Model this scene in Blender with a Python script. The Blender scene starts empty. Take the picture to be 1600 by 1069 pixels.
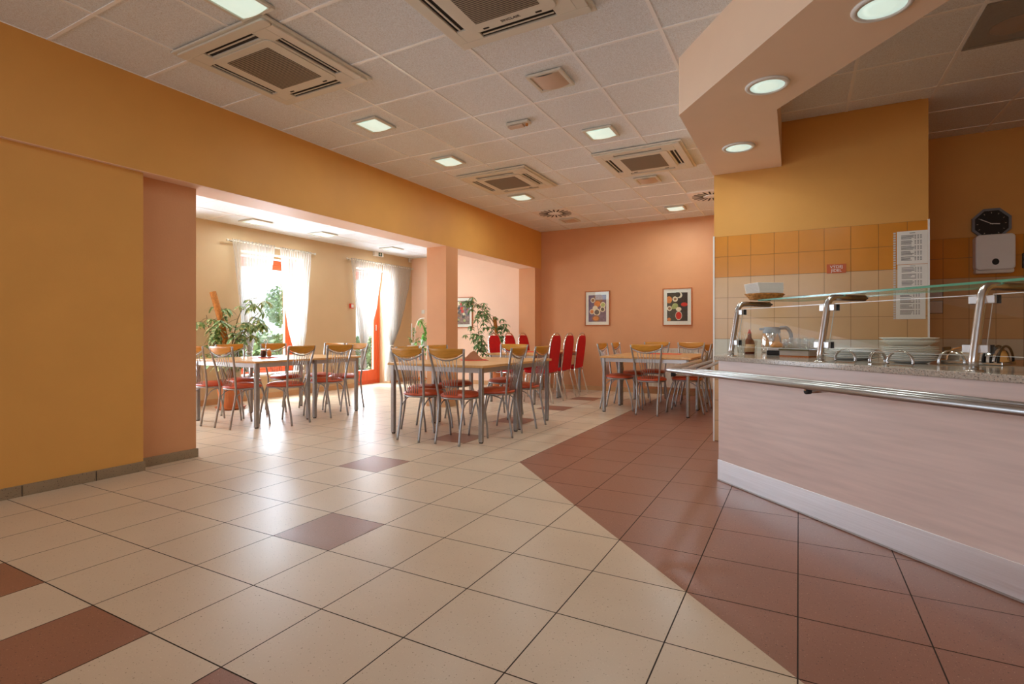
import bpy, math, random
from mathutils import Vector, Matrix
PI = math.pi
random.seed(7)
SC = bpy.context.scene
COL = SC.collection

# ------------------------------------------------------------------ camera
EYE = 1.0545
cam_d = bpy.data.cameras.new('camera'); cam = bpy.data.objects.new('camera', cam_d); COL.objects.link(cam)
cam_d.sensor_width = 36.0; cam_d.lens = 830.0 / 1600 * 36; cam_d.shift_y = -14.5 / 1600
cam_d.clip_start = 0.05; cam_d.clip_end = 200
cam.location = (0, 0, EYE); cam.rotation_euler = (PI / 2, 0, 0.495)
SC.camera = cam

# ------------------------------------------------------------------ exposure
SC.view_settings.view_transform = 'Standard'; SC.view_settings.look = 'None'
SC.view_settings.exposure = 0.0; SC.view_settings.gamma = 1.0
SC.view_settings.use_curve_mapping = False
try:
    SC.cycles.use_denoising = True
    SC.cycles.sample_clamp_indirect = 6.0
    SC.cycles.max_bounces = 10; SC.cycles.diffuse_bounces = 5; SC.cycles.transparent_max_bounces = 16
except Exception:
    pass

# ------------------------------------------------------------------ world: bright hazy daylight sky
W = bpy.data.worlds.new('sky'); SC.world = W; W.use_nodes = True
wn = W.node_tree.nodes; wl = W.node_tree.links
bg = wn['Background']; bg.inputs['Strength'].default_value = 2.3
tcw = wn.new('ShaderNodeTexCoord'); sepw = wn.new('ShaderNodeSeparateXYZ'); rw = wn.new('ShaderNodeValToRGB')
rw.color_ramp.elements[0].position = 0.45; rw.color_ramp.elements[0].color = (0.50, 0.52, 0.5, 1)
rw.color_ramp.elements[1].position = 0.55; rw.color_ramp.elements[1].color = (0.80, 0.90, 1.0, 1)
mw = wn.new('ShaderNodeMath'); mw.operation = 'MULTIPLY_ADD'; mw.inputs[1].default_value = 0.5; mw.inputs[2].default_value = 0.5
wl.new(tcw.outputs['Generated'], sepw.inputs[0]); wl.new(sepw.outputs['Z'], mw.inputs[0]); wl.new(mw.outputs[0], rw.inputs[0]); wl.new(rw.outputs[0], bg.inputs['Color'])

# ------------------------------------------------------------------ sun and daylight through the windows
def light(name, kind, loc, direction, energy, color, sx=1, sy=1):
    d = bpy.data.lights.new(name, kind); d.energy = energy; d.color = color
    if kind == 'AREA': d.shape = 'RECTANGLE'; d.size = sx; d.size_y = sy
    o = bpy.data.objects.new(name, d); COL.objects.link(o); o.location = loc
    o.rotation_euler = Vector(direction).to_track_quat('-Z', 'Y').to_euler()
    return o
DAY = (0.84, 0.98, 1.16)
sun = light('sun', 'SUN', (-12, 6, 8), (0.50, 0.10, -0.92), 7.0, (1.0, 0.95, 0.86)); sun.data.angle = 0.02
light('daylight_annex_window', 'AREA', (-7.93, 5.78, 1.36), (1, 0, -0.2), 140, DAY, 1.1, 1.8)
light('daylight_annex_door', 'AREA', (-7.93, 8.08, 1.20), (1, 0, -0.2), 130, DAY, 0.9, 2.2)
light('daylight_hidden_window', 'AREA', (-7.93, 3.385, 1.36), (1, 0, -0.12), 190, DAY, 1.1, 1.8)
light('daylight_hidden_window', 'AREA', (-7.93, 0.985, 1.36), (1, 0, -0.12), 130, DAY, 1.1, 1.8)
light('daylight_rear_windows', 'AREA', (-1.6, -4.1, 1.6), (0, 1, -0.02), 62, DAY, 4.4, 1.5)

# ------------------------------------------------------------------ materials
def srgb(r, g, b):
    f = lambda c: (c / 255 / 12.92) if c / 255 <= 0.04045 else ((c / 255 + 0.055) / 1.055) ** 2.4
    return (f(r), f(g), f(b), 1)
MATS = {}
def mat(name, col, rough=0.6, metal=0.0, spec=0.5, noise=0.0, nscale=8.0, speck=None, bump=0.0, bscale=60.0, trans=0.0, ior=1.45, emit=0.0, ecol=None, coat=0.0, stretch=None, detail=4, nrough=0.0):
    m = bpy.data.materials.new(name); m.use_nodes = True
    nt = m.node_tree; n = nt.nodes; l = nt.links; b = n['Principled BSDF']
    b.inputs['Base Color'].default_value = col; b.inputs['Roughness'].default_value = rough
    b.inputs['Metallic'].default_value = metal; b.inputs['Specular IOR Level'].default_value = spec
    b.inputs['IOR'].default_value = ior
    if trans: b.inputs['Transmission Weight'].default_value = trans
    if coat: b.inputs['Coat Weight'].default_value = coat; b.inputs['Coat Roughness'].default_value = 0.15
    if emit:
        b.inputs['Emission Color'].default_value = ecol or col; b.inputs['Emission Strength'].default_value = emit
    tc = n.new('ShaderNodeTexCoord'); src = tc.outputs['Object']
    if stretch:
        mp = n.new('ShaderNodeMapping'); mp.inputs['Scale'].default_value = stretch[0]
        if len(stretch) > 1: mp.inputs['Rotation'].default_value = stretch[1]
        l.new(src, mp.inputs[0]); src = mp.outputs[0]
    cur = None
    if noise:
        t = n.new('ShaderNodeTexNoise'); t.inputs['Scale'].default_value = nscale; t.inputs['Detail'].default_value = detail
        l.new(src, t.inputs['Vector'])
        r = n.new('ShaderNodeValToRGB'); r.color_ramp.elements[0].position = 0.3; r.color_ramp.elements[1].position = 0.7
        lo = tuple(c * (1 - noise) for c in col[:3]) + (1,); hi = tuple(min(1, c * (1 + noise)) for c in col[:3]) + (1,)
        r.color_ramp.elements[0].color = lo; r.color_ramp.elements[1].color = hi
        l.new(t.outputs['Fac'], r.inputs[0]); cur = r.outputs[0]
        if nrough:
            mr = n.new('ShaderNodeMapRange'); mr.inputs['To Min'].default_value = max(0.02, rough - nrough); mr.inputs['To Max'].default_value = rough + nrough
            l.new(t.outputs['Fac'], mr.inputs['Value']); l.new(mr.outputs[0], b.inputs['Roughness'])
    for sp in (speck or []):
        c2, scale, thr = sp
        v = n.new('ShaderNodeTexNoise'); v.inputs['Scale'].default_value = scale; v.inputs['Detail'].default_value = 1.0
        l.new(tc.outputs['Object'], v.inputs['Vector'])
        r = n.new('ShaderNodeValToRGB'); r.color_ramp.elements[0].position = thr; r.color_ramp.elements[1].position = thr + 0.03
        r.color_ramp.elements[0].color = (0, 0, 0, 1); r.color_ramp.elements[1].color = (1, 1, 1, 1)
        l.new(v.outputs['Fac'], r.inputs[0])
        mx = n.new('ShaderNodeMix'); mx.data_type = 'RGBA'; mx.inputs[7].default_value = c2
        if cur: l.new(cur, mx.inputs[6])
        else: mx.inputs[6].default_value = col
        l.new(r.outputs[0], mx.inputs[0]); cur = mx.outputs[2]
    if cur: l.new(cur, b.inputs['Base Color'])
    if bump:
        t = n.new('ShaderNodeTexNoise'); t.inputs['Scale'].default_value = bscale; t.inputs['Detail'].default_value = 3
        l.new(src, t.inputs['Vector'])
        bp = n.new('ShaderNodeBump'); bp.inputs['Strength'].default_value = bump; bp.inputs['Distance'].default_value = 0.004
        l.new(t.outputs['Fac'], bp.inputs['Height']); l.new(bp.outputs[0], b.inputs['Normal'])
    MATS[name] = m
    return m
M = MATS
YEL = srgb(222, 162, 84)
mat('paint_yellow', YEL, 0.55, noise=0.03, nscale=3, bump=0.12, bscale=90, spec=0.35)
mat('paint_salmon', srgb(214, 154, 108), 0.55, noise=0.03, nscale=3, bump=0.15, bscale=70, spec=0.35)
mat('paint_pale_lit', srgb(240, 202, 174), 0.55, noise=0.02, nscale=3, bump=0.1, bscale=70, spec=0.35)  # salmon wall paint with annex brightness put into the colour; also on beam underside
mat('paint_yellow_lit', srgb(202, 174, 136), 0.55, noise=0.02, nscale=3, bump=0.1, bscale=90, spec=0.35)  # same yellow paint, its daylight wash-out put into the colour
mat('paint_peach', srgb(246, 216, 188), 0.5, noise=0.02, nscale=3, bump=0.08, bscale=90, spec=0.35)
mat('paint_white', srgb(232, 224, 214), 0.6)
mat('ceiling_tile', srgb(230, 234, 238), 0.6, noise=0.10, nscale=110, speck=[(srgb(200, 190, 180), 260, 0.62)], bump=0.2, bscale=220, spec=0.4)
mat('ceiling_bar', srgb(255, 255, 255), 0.25, spec=1.0, noise=0.01)
mat('tile_cream', srgb(212, 188, 160), 0.32, noise=0.05, nscale=2.2, speck=[(srgb(150, 118, 92), 120, 0.70), (srgb(225, 205, 180), 150, 0.70)], bump=0.06, bscale=40, spec=0.5, nrough=0.08)
mat('tile_brown', srgb(152, 102, 80), 0.34, noise=0.06, nscale=2.2, speck=[(srgb(95, 60, 48), 130, 0.68), (srgb(190, 140, 115), 150, 0.69)], bump=0.06, bscale=40, spec=0.5, nrough=0.08)
mat('grout', srgb(62, 48, 40), 0.9, noise=0.2, nscale=30)
mat('skirting', srgb(150, 128, 100), 0.45, noise=0.08, nscale=8, speck=[(srgb(110, 92, 72), 120, 0.66)])
mat('skirting_tan', srgb(196, 150, 104), 0.4, noise=0.06, nscale=8)
mat('glaze_orange', srgb(214, 138, 44), 0.22, noise=0.05, nscale=4, spec=0.5)
mat('glaze_tan', srgb(214, 172, 124), 0.22, noise=0.04, nscale=4, spec=0.5)
mat('glaze_grey', srgb(206, 200, 180), 0.22, noise=0.04, nscale=4, spec=0.5)
mat('tile_joint', srgb(112, 80, 48), 0.8)
mat('plastic_white', srgb(236, 234, 228), 0.35, noise=0.02)
mat('plastic_cream', srgb(220, 214, 200), 0.35, noise=0.02)
mat('plastic_black', srgb(22, 21, 22), 0.35, noise=0.1)
mat('dark_slot', srgb(26, 18, 14), 0.6, noise=0.1)
mat('plastic_grey', srgb(120, 122, 126), 0.35, noise=0.05)
mat('steel', (0.60, 0.60, 0.59, 1), 0.24, 1.0, noise=0.03, nscale=3)
mat('rail_steel', (0.52, 0.53, 0.54, 1), 0.33, 1.0, noise=0.02, nscale=3)
mat('steel_brushed', (0.90, 0.92, 0.95, 1), 0.46, 1.0, noise=0.05, nscale=2, stretch=((1, 1, 60),), nrough=0.12, bump=0.05, bscale=6)
mat('chrome', (0.80, 0.79, 0.77, 1), 0.10, 1.0, noise=0.03, nscale=20)
mat('silver_paint', (0.36, 0.35, 0.34, 1), 0.34, 0.85, noise=0.05, nscale=30)
mat('aluminium', (0.55, 0.54, 0.53, 1), 0.36, 0.8, noise=0.05, nscale=10)
mat('plywood', srgb(196, 136, 50), 0.35, noise=0.12, nscale=10, stretch=((1, 1, 8),), spec=0.4, coat=0.1)
mat('table_laminate', srgb(214, 164, 104), 0.30, noise=0.08, nscale=5, stretch=((10, 1, 1),), spec=0.5)
mat('table_edge', srgb(120, 90, 60), 0.5, noise=0.1)
mat('vinyl_rust', srgb(196, 86, 54), 0.32, noise=0.07, nscale=6, spec=0.5, bump=0.1, bscale=20)
mat('velvet_red', srgb(200, 8, 14), 0.75, noise=0.08, nscale=20)
mat('counter_laminate', srgb(226, 202, 192), 0.36, noise=0.08, nscale=2.4, stretch=((1.0, 1.0, 14),), spec=0.5, detail=6, bump=0.03)
mat('granite', srgb(182, 170, 156), 0.12, noise=0.2, nscale=110, speck=[(srgb(80, 70, 66), 170, 0.62), (srgb(204, 178, 156), 130, 0.62)], spec=0.6)
mat('rubber', srgb(30, 28, 28), 0.6, noise=0.1)
mat('wood_orange', srgb(214, 88, 44), 0.35, noise=0.08, nscale=6, stretch=((8, 8, 1),))
mat('wood_frame', srgb(180, 98, 40), 0.4, noise=0.1, nscale=20)
mat('paper', srgb(236, 232, 224), 0.7, noise=0.02)
mat('paper_grey', srgb(205, 200, 196), 0.7, noise=0.03)
mat('ink', srgb(70, 66, 66), 0.7, noise=0.1)
mat('sign_orange', srgb(196, 88, 30), 0.4, noise=0.05)
mat('terracotta', srgb(190, 112, 62), 0.55, noise=0.08, nscale=8)
mat('soil', srgb(60, 42, 30), 0.95, noise=0.3, nscale=40)
mat('stem', srgb(96, 84, 50), 0.7, noise=0.15, nscale=20)
mat('coir', srgb(176, 112, 48), 0.9, noise=0.3, nscale=50, bump=0.6, bscale=120)
mat('leaf', srgb(118, 146, 88), 0.38, noise=0.35, nscale=14, speck=[(srgb(206, 208, 150), 26, 0.56)])
mat('leaf_dark', srgb(100, 134, 80), 0.36, noise=0.35, nscale=10, speck=[(srgb(190, 196, 140), 26, 0.60)])
mat('leaf_bright', srgb(96, 158, 60), 0.4, noise=0.3, nscale=12)
mat('leaf_outdoor', srgb(112, 142, 96), 0.7, noise=0.4, nscale=3)
mat('grass', srgb(150, 160, 120), 0.9, noise=0.2, nscale=4)
mat('napkin_red', srgb(226, 66, 48), 0.75, noise=0.05)
mat('napkin_beige', srgb(186, 134, 96), 0.7, noise=0.06)
mat('wicker', srgb(190, 132, 66), 0.6, noise=0.35, nscale=60, bump=0.5, bscale=60)
mat('porcelain', srgb(238, 236, 228), 0.12, noise=0.01, spec=0.6)
mat('sauce', srgb(96, 34, 14), 0.2, noise=0.1)
mat('label_beige', srgb(208, 168, 122), 0.5, noise=0.1)
mat('cap_red', srgb(206, 66, 48), 0.4, noise=0.05)
mat('amber', srgb(200, 130, 60), 0.15, noise=0.15, nscale=20)
mat('sign_green', srgb(20, 84, 58), 0.4, noise=0.05)
mat('mat_board', srgb(238, 234, 224), 0.6, noise=0.01)
mat('outside_wall', srgb(226, 224, 218), 0.8, noise=0.05)
mat('lamp_glass', srgb(215, 235, 222), 0.3, emit=0.62, ecol=(0.80, 1.0, 0.88, 1))
mat('spot_grey', srgb(176, 160, 146), 0.3, noise=0.05)
mat('spot_peach', srgb(205, 180, 160), 0.4, noise=0.03)
mat('radiator', srgb(228, 216, 200), 0.4, noise=0.02)
mat('speaker_grey', srgb(150, 146, 142), 0.5, noise=0.06, nscale=60)

def glassmat(name, tint, rough, mixfac, gcol):
    m = bpy.data.materials.new(name); m.use_nodes = True; n = m.node_tree.nodes; l = m.node_tree.links
    n.remove(n['Principled BSDF']); out = n['Material Output']
    tr = n.new('ShaderNodeBsdfTransparent'); tr.inputs[0].default_value = tint
    gl = n.new('ShaderNodeBsdfGlossy'); gl.inputs['Roughness'].default_value = rough; gl.inputs['Color'].default_value = gcol
    fr = n.new('ShaderNodeLayerWeight'); fr.inputs['Blend'].default_value = 0.5
    pw = n.new('ShaderNodeMath'); pw.operation = 'POWER'; pw.inputs[1].default_value = 4.0; l.new(fr.outputs['Facing'], pw.inputs[0])
    mx = n.new('ShaderNodeMixShader'); ml = n.new('ShaderNodeMath'); ml.operation = 'MULTIPLY_ADD'; ml.inputs[1].default_value = 0.6; ml.inputs[2].default_value = 0.05 * mixfac
    tn = n.new('ShaderNodeTexNoise'); tn.inputs['Scale'].default_value = 3.0
    mr = n.new('ShaderNodeMapRange'); mr.inputs['To Min'].default_value = rough * 0.8; mr.inputs['To Max'].default_value = rough * 1.2
    l.new(tn.outputs['Fac'], mr.inputs['Value']); l.new(mr.outputs[0], gl.inputs['Roughness'])
    l.new(pw.outputs[0], ml.inputs[0]); l.new(ml.outputs[0], mx.inputs[0]); l.new(tr.outputs[0], mx.inputs[1]); l.new(gl.outputs[0], mx.inputs[2]); l.new(mx.outputs[0], out.inputs[0])
    MATS[name] = m; return m
glassmat('pane', (0.97, 0.99, 0.98, 1), 0.02, 1.0, (1, 1, 1, 1))
glassmat('clear_glass', (0.90, 0.90, 0.88, 1), 0.03, 1.8, (1, 1, 1, 1))
mat('edge_pale', srgb(232, 236, 230), 0.2, noise=0.02)
mat('glass_edge', srgb(92, 150, 122), 0.15, noise=0.1, nscale=10, spec=0.6)

def curtain_mat():
    m = bpy.data.materials.new('sheer_curtain'); m.use_nodes = True; n = m.node_tree.nodes; l = m.node_tree.links
    n.remove(n['Principled BSDF']); out = n['Material Output']
    tr = n.new('ShaderNodeBsdfTransparent'); tl = n.new('ShaderNodeBsdfTranslucent'); df = n.new('ShaderNodeBsdfDiffuse')
    tl.inputs[0].default_value = srgb(160, 158, 154); df.inputs[0].default_value = srgb(246, 236, 224)
    tn = n.new('ShaderNodeTexNoise'); tn.inputs['Scale'].default_value = 400.0
    mr = n.new('ShaderNodeMapRange'); mr.inputs['To Min'].default_value = 0.36; mr.inputs['To Max'].default_value = 0.54
    m1 = n.new('ShaderNodeMixShader'); m1.inputs[0].default_value = 0.5; l.new(tl.outputs[0], m1.inputs[1]); l.new(df.outputs[0], m1.inputs[2])
    m2 = n.new('ShaderNodeMixShader'); l.new(tn.outputs['Fac'], mr.inputs['Value']); l.new(mr.outputs[0], m2.inputs[0])
    l.new(tr.outputs[0], m2.inputs[1]); l.new(m1.outputs[0], m2.inputs[2]); l.new(m2.outputs[0], out.inputs[0])
    MATS['sheer'] = m
curtain_mat()

def grille_mat(name, axis, period, c1, c2):
    m = bpy.data.materials.new(name); m.use_nodes = True; n = m.node_tree.nodes; l = m.node_tree.links; b = n['Principled BSDF']
    tc = n.new('ShaderNodeTexCoord'); sp = n.new('ShaderNodeSeparateXYZ'); l.new(tc.outputs['Object'], sp.inputs[0])
    d = n.new('ShaderNodeMath'); d.operation = 'DIVIDE'; d.inputs[1].default_value = period; l.new(sp.outputs[axis], d.inputs[0])
    f = n.new('ShaderNodeMath'); f.operation = 'FRACT'; l.new(d.outputs[0], f.inputs[0])
    r = n.new('ShaderNodeValToRGB'); r.color_ramp.interpolation = 'CONSTANT'; r.color_ramp.elements[0].color = c1; r.color_ramp.elements[1].position = 0.5; r.color_ramp.elements[1].color = c2
    l.new(f.outputs[0], r.inputs[0]); l.new(r.outputs[0], b.inputs['Base Color']); b.inputs['Roughness'].default_value = 0.5
    MATS[name] = m
grille_mat('ac_grille', 'Y', 0.016, srgb(58, 48, 40), srgb(150, 138, 120))

# ------------------------------------------------------------------ mesh builder
class MB:
    def __init__(s): s.v = []; s.f = []; s.mi = []
    def face(s, pts, mi=0):
        b = len(s.v); s.v += [tuple(p) for p in pts]; s.f.append(tuple(range(b, b + len(pts)))); s.mi.append(mi)
    def box(s, x0, x1, y0, y1, z0, z1, mi=0):
        b = len(s.v)
        s.v += [(x0, y0, z0), (x1, y0, z0), (x1, y1, z0), (x0, y1, z0), (x0, y0, z1), (x1, y0, z1), (x1, y1, z1), (x0, y1, z1)]
        for q in ((3, 2, 1, 0), (4, 5, 6, 7), (0, 1, 5, 4), (1, 2, 6, 5), (2, 3, 7, 6), (3, 0, 4, 7)):
            s.f.append(tuple(b + i for i in q)); s.mi.append(mi)
        return s
    def prism(s, poly, z0, z1, mi=0):
        # poly counter-clockwise seen from above
        n = len(poly); b = len(s.v)
        s.v += [(x, y, z0) for x, y in poly] + [(x, y, z1) for x, y in poly]
        s.f.append(tuple(b + i for i in reversed(range(n)))); s.mi.append(mi)
        s.f.append(tuple(b + n + i for i in range(n))); s.mi.append(mi)
        for i in range(n):
            j = (i + 1) % n; s.f.append((b + i, b + j, b + n + j, b + n + i)); s.mi.append(mi)
        return s
    def tube(s, pts, r, seg=8, closed=False, caps=True, mi=0, flat=1.0):
        pts = [Vector(p) for p in pts]; n = len(pts)
        rs = r if isinstance(r, (list, tuple)) else [r] * n
        b = len(s.v); up = None
        for i, p in enumerate(pts):
            a = pts[(i - 1) % n] if (closed or i > 0) else p
            c = pts[(i + 1) % n] if (closed or i < n - 1) else p
            t = (c - a)
            if t.length < 1e-9: t = Vector((0, 0, 1))
            t.normalize()
            if up is None:
                up = Vector((0, 0, 1)) if abs(t.z) < 0.9 else Vector((0, 1, 0))
            u = (up - t * up.dot(t))
            if u.length < 1e-6: u = t.orthogonal()
            u.normalize(); w = t.cross(u); up = u
            for k in range(seg):
                an = 2 * PI * k / seg
                s.v.append(tuple(p + u * math.cos(an) * rs[i] * flat + w * math.sin(an) * rs[i]))
        m = n if closed else n - 1
        for i in range(m):
            for k in range(seg):
                a0 = b + i * seg + k; a1 = b + i * seg + (k + 1) % seg
                c0 = b + ((i + 1) % n) * seg + k; c1 = b + ((i + 1) % n) * seg + (k + 1) % seg
                s.f.append((a0, a1, c1, c0)); s.mi.append(mi)
        if caps and not closed:
            s.f.append(tuple(b + k for k in reversed(range(seg)))); s.mi.append(mi)
            s.f.append(tuple(b + (n - 1) * seg + k for k in range(seg))); s.mi.append(mi)
        return s
    def lathe(s, prof, seg=24, c=(0, 0, 0), mi=0, sx=1.0, sy=1.0):
        b = len(s.v); n = len(prof)
        for (r, z) in prof:
            for k in range(seg):
                an = 2 * PI * k / seg
                s.v.append((c[0] + r * math.cos(an) * sx, c[1] + r * math.sin(an) * sy, c[2] + z))
        for i in range(n - 1):
            for k in range(seg):
                s.f.append((b + i * seg + k, b + i * seg + (k + 1) % seg, b + (i + 1) * seg + (k + 1) % seg, b + (i + 1) * seg + k)); s.mi.append(mi)
        if prof[0][0] > 1e-6: s.f.append(tuple(b + k for k in reversed(range(seg)))); s.mi.append(mi)
        if prof[-1][0] > 1e-6: s.f.append(tuple(b + (n - 1) * seg + k for k in range(seg))); s.mi.append(mi)
        return s
    def grid(s, fn, nu, nv, mi=0):
        b = len(s.v)
        for i in range(nu + 1):
            for j in range(nv + 1): s.v.append(tuple(fn(i / nu, j / nv)))
        for i in range(nu):
            for j in range(nv):
                a = b + i * (nv + 1) + j
                s.f.append((a, a + nv + 1, a + nv + 2, a + 1)); s.mi.append(mi)
        return s
    def xf(s, m):
        s.v = [tuple(m @ Vector(p)) for p in s.v]; return s
    def build(s, name, mats, parent=None, smooth=False, bevel=0.0, solid=0.0, loc=None, seg=2):
        me = bpy.data.meshes.new(name)
        me.from_pydata(s.v, [], s.f)
        mats = mats if isinstance(mats, (list, tuple)) else [mats]
        for k in mats: me.materials.append(MATS[k])
        for p, i in zip(me.polygons, s.mi): p.material_index = i; p.use_smooth = smooth
        me.update()
        o = bpy.data.objects.new(name, me); COL.objects.link(o)
        if parent: o.parent = parent
        if loc: o.location = loc
        if solid:
            md = o.modifiers.new('solid', 'SOLIDIFY'); md.thickness = solid; md.offset = 0
        if bevel:
            md = o.modifiers.new('bevel', 'BEVEL'); md.width = bevel; md.segments = seg; md.limit_method = 'ANGLE'; md.angle_limit = 0.7
        return o
def tag(o, label=None, cat=None, group=None, kind=None):
    if label: o['label'] = label
    if cat: o['category'] = cat
    if group: o['group'] = group
    if kind: o['kind'] = kind
    return o
def thing(name, label, cat, loc=(0, 0, 0), rz=0.0, group=None, rot=None):
    o = bpy.data.objects.new(name, None); COL.objects.link(o); o.location = loc; o.rotation_euler = rot or (0, 0, rz)
    o.empty_display_size = 0.1
    return tag(o, label, cat, group)
def struct(o, label=None): o['kind'] = 'structure'; o['category'] = 'structure' if False else o.get('category', 'building part'); \
    (o.__setitem__('label', label) if label else None); return o
def dup(root, loc, rz=0.0, label=None, group=None):
    r = root.copy(); COL.objects.link(r); r.location = loc; r.rotation_euler = (0, 0, rz)
    if label: r['label'] = label
    if group: r['group'] = group
    for ch in list(root.children):
        c = ch.copy(); COL.objects.link(c); c.parent = r
        for g in list(ch.children):
            d = g.copy(); COL.objects.link(d); d.parent = c
    return r
def arc(cx, cy, r, a0, a1, n): return [(cx + r * math.cos(a0 + (a1 - a0) * i / n), cy + r * math.sin(a0 + (a1 - a0) * i / n)) for i in range(n + 1)]
def rrect(x0, x1, y0, y1, r, n=4):
    p = []
    for cx, cy, a in ((x1 - r, y0 + r, -PI / 2), (x1 - r, y1 - r, 0), (x0 + r, y1 - r, PI / 2), (x0 + r, y0 + r, PI)):
        p += arc(cx, cy, r, a, a + PI / 2, n)
    return p
def text_mesh(name, body, size, matname, parent, loc, rot, extrude=0.0006, align='CENTER'):
    cu = bpy.data.curves.new(name, 'FONT'); cu.body = body; cu.size = size; cu.extrude = extrude; cu.align_x = align; cu.align_y = 'CENTER'
    t = bpy.data.objects.new(name + '_tmp', cu); COL.objects.link(t)
    dg = bpy.context.evaluated_depsgraph_get(); me = bpy.data.meshes.new_from_object(t.evaluated_get(dg))
    bpy.data.objects.remove(t); me.materials.clear(); me.materials.append(MATS[matname])
    o = bpy.data.objects.new(name, me); COL.objects.link(o); o.parent = parent; o.location = loc; o.rotation_euler = rot
    return o

# ================================================================== THE SETTING
ZC = 2.994; ZB = 2.28; ZA = 2.69; XW = -7.53; YB = 9.28; YR = -4.0; XR = 3.3; YP = 5.488
# ---- floor: every 40 cm tile is its own faces over the grout bed
def clip(poly, a, b, c):        # keep a*x+b*y>=c
    out = []
    for i in range(len(poly)):
        p, q = poly[i], poly[(i + 1) % len(poly)]
        dp = a * p[0] + b * p[1] - c; dq = a * q[0] + b * q[1] - c
        if dp >= 0: out.append(p)
        if (dp >= 0) != (dq >= 0):
            t = dp / (dp - dq); out.append((p[0] + (q[0] - p[0]) * t, p[1] + (q[1] - p[1]) * t))
    return out
fl = MB(); g = 0.0024
fl.face([(-7.95, YR, -0.0015), (XR, YR, -0.0015), (XR, YB, -0.0015), (-7.95, YB, -0.0015)], 2)
DARK = {(-6, 0), (-8, 3), (-8, 6), (-8, 9), (-8, 12), (-8, 15), (-8, -3), (-6, -3), (-4, -3), (-10, -3), (-2, -5)}
for i in range(-20, 9):
    for j in range(-15, 19):
        x0, x1 = 0.4 * i - 0.003 + g, 0.4 * (i + 1) - 0.003 - g; y0, y1 = 1.838 + 0.4 * j + g, 1.838 + 0.4 * (j + 1) - g
        sq = [(x0, y0), (x1, y0), (x1, y1), (x0, y1)]
        sq = clip(clip(clip(clip(sq, 1, 0, -7.95), -1, 0, -XR), 0, 1, YR), 0, -1, -YB)
        if len(sq) < 3: continue
        if (i, j) in DARK: fl.face([(x, y, 0) for x, y in sq], 1); continue
        right = clip(sq, 1, 0, -2.003)
        br = clip(right, 1, 1, 1.835) if len(right) > 2 else []
        if len(br) > 2: fl.face([(x, y, 0) for x, y in br], 1)
        cr = clip(right, -1, -1, -1.835) if len(right) > 2 else sq
        if len(cr) > 2: fl.face([(x, y, 0) for x, y in cr], 0)
struct(fl.build('floor', ['tile_cream', 'tile_brown', 'grout']), 'cream and brown terrazzo tile floor with a diagonal colour boundary')

# ---- ceilings
def ceiling(name, poly, z, gx, gy, label, up=0.25, parts=None):
    cm = MB()
    for q in (parts or [poly]): cm.prism(q, z, z + up)
    o = struct(cm.build(name, 'ceiling_tile'), label)
    bars = MB(); pts = [p for q in (parts or [poly]) for p in q]; xs = [p[0] for p in pts]; ys = [p[1] for p in pts]
    def span(a, b, c0, c1):      # clip of an axis strip against each convex piece
        return [clip(clip(pp, a, b, c0), -a, -b, -c1) for pp in (parts or [poly])]
    k = math.floor((min(xs) - gx) / 0.6)
    while gx + 0.6 * k < max(xs):
        q = span(1, 0, gx + 0.6 * k - 0.011, gx + 0.6 * k + 0.011)
        for qq in q:
            if len(qq) > 2: bars.prism(qq, z - 0.004, z + 0.002)
        k += 1
    k = math.floor((min(ys) - gy) / 0.6)
    while gy + 0.6 * k < max(ys):
        q = span(0, 1, gy + 0.6 * k - 0.011, gy + 0.6 * k + 0.011)
        for qq in q:
            if len(qq) > 2: bars.prism(qq, z - 0.0045, z + 0.002)
        k += 1
    b = bars.build('ceiling_grid', 'ceiling_bar', o)
    return o
sd = Vector((0.611, -0.791))                       # run of the diagonal bulkhead
A_ = Vector((-0.743, 3.856)); D_ = Vector((-0.132, 4.076)); mid = (A_ + D_) / 2
far = 9.0
mr = mid + sd * far
tt = (mid.y - YR) / -sd.y; ex = mid.x + sd.x * tt        # where the bulkhead axis meets the rear wall
ceiling('ceiling', [(-4.6, YR), (0, YR)], ZC, -1.377, 3.435, 'suspended ceiling of grey-beige square tiles over the dining room',
        parts=[[(-4.6, YR), (ex, YR), (mid.x, mid.y), (-4.6, mid.y)], [(-4.6, mid.y), (mid.x, mid.y), (-0.5, YP), (-4.6, YP)], [(-4.6, YP), (-0.5, YP), (-0.5, YB), (-4.6, YB)]])
ceiling('ceiling_kitchen', [(-0.5, YR), (XR, 6.68)], ZC, 0.366, 4.07, 'suspended ceiling of grey tiles above the serving counter',
        parts=[[(ex, YR), (XR, YR), (XR, mid.y), (mid.x, mid.y)], [(mid.x, mid.y), (XR, mid.y), (XR, YP), (-0.5, YP)], [(0.9, YP), (XR, YP), (XR, 6.68), (0.9, 6.68)]])
ceiling('ceiling_annex', [(-7.9, -0.4), (-4.5, -0.4), (-4.5, YB), (-7.9, YB)], ZA, -6.27, 4.63, 'low white tiled ceiling over the window side')

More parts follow.
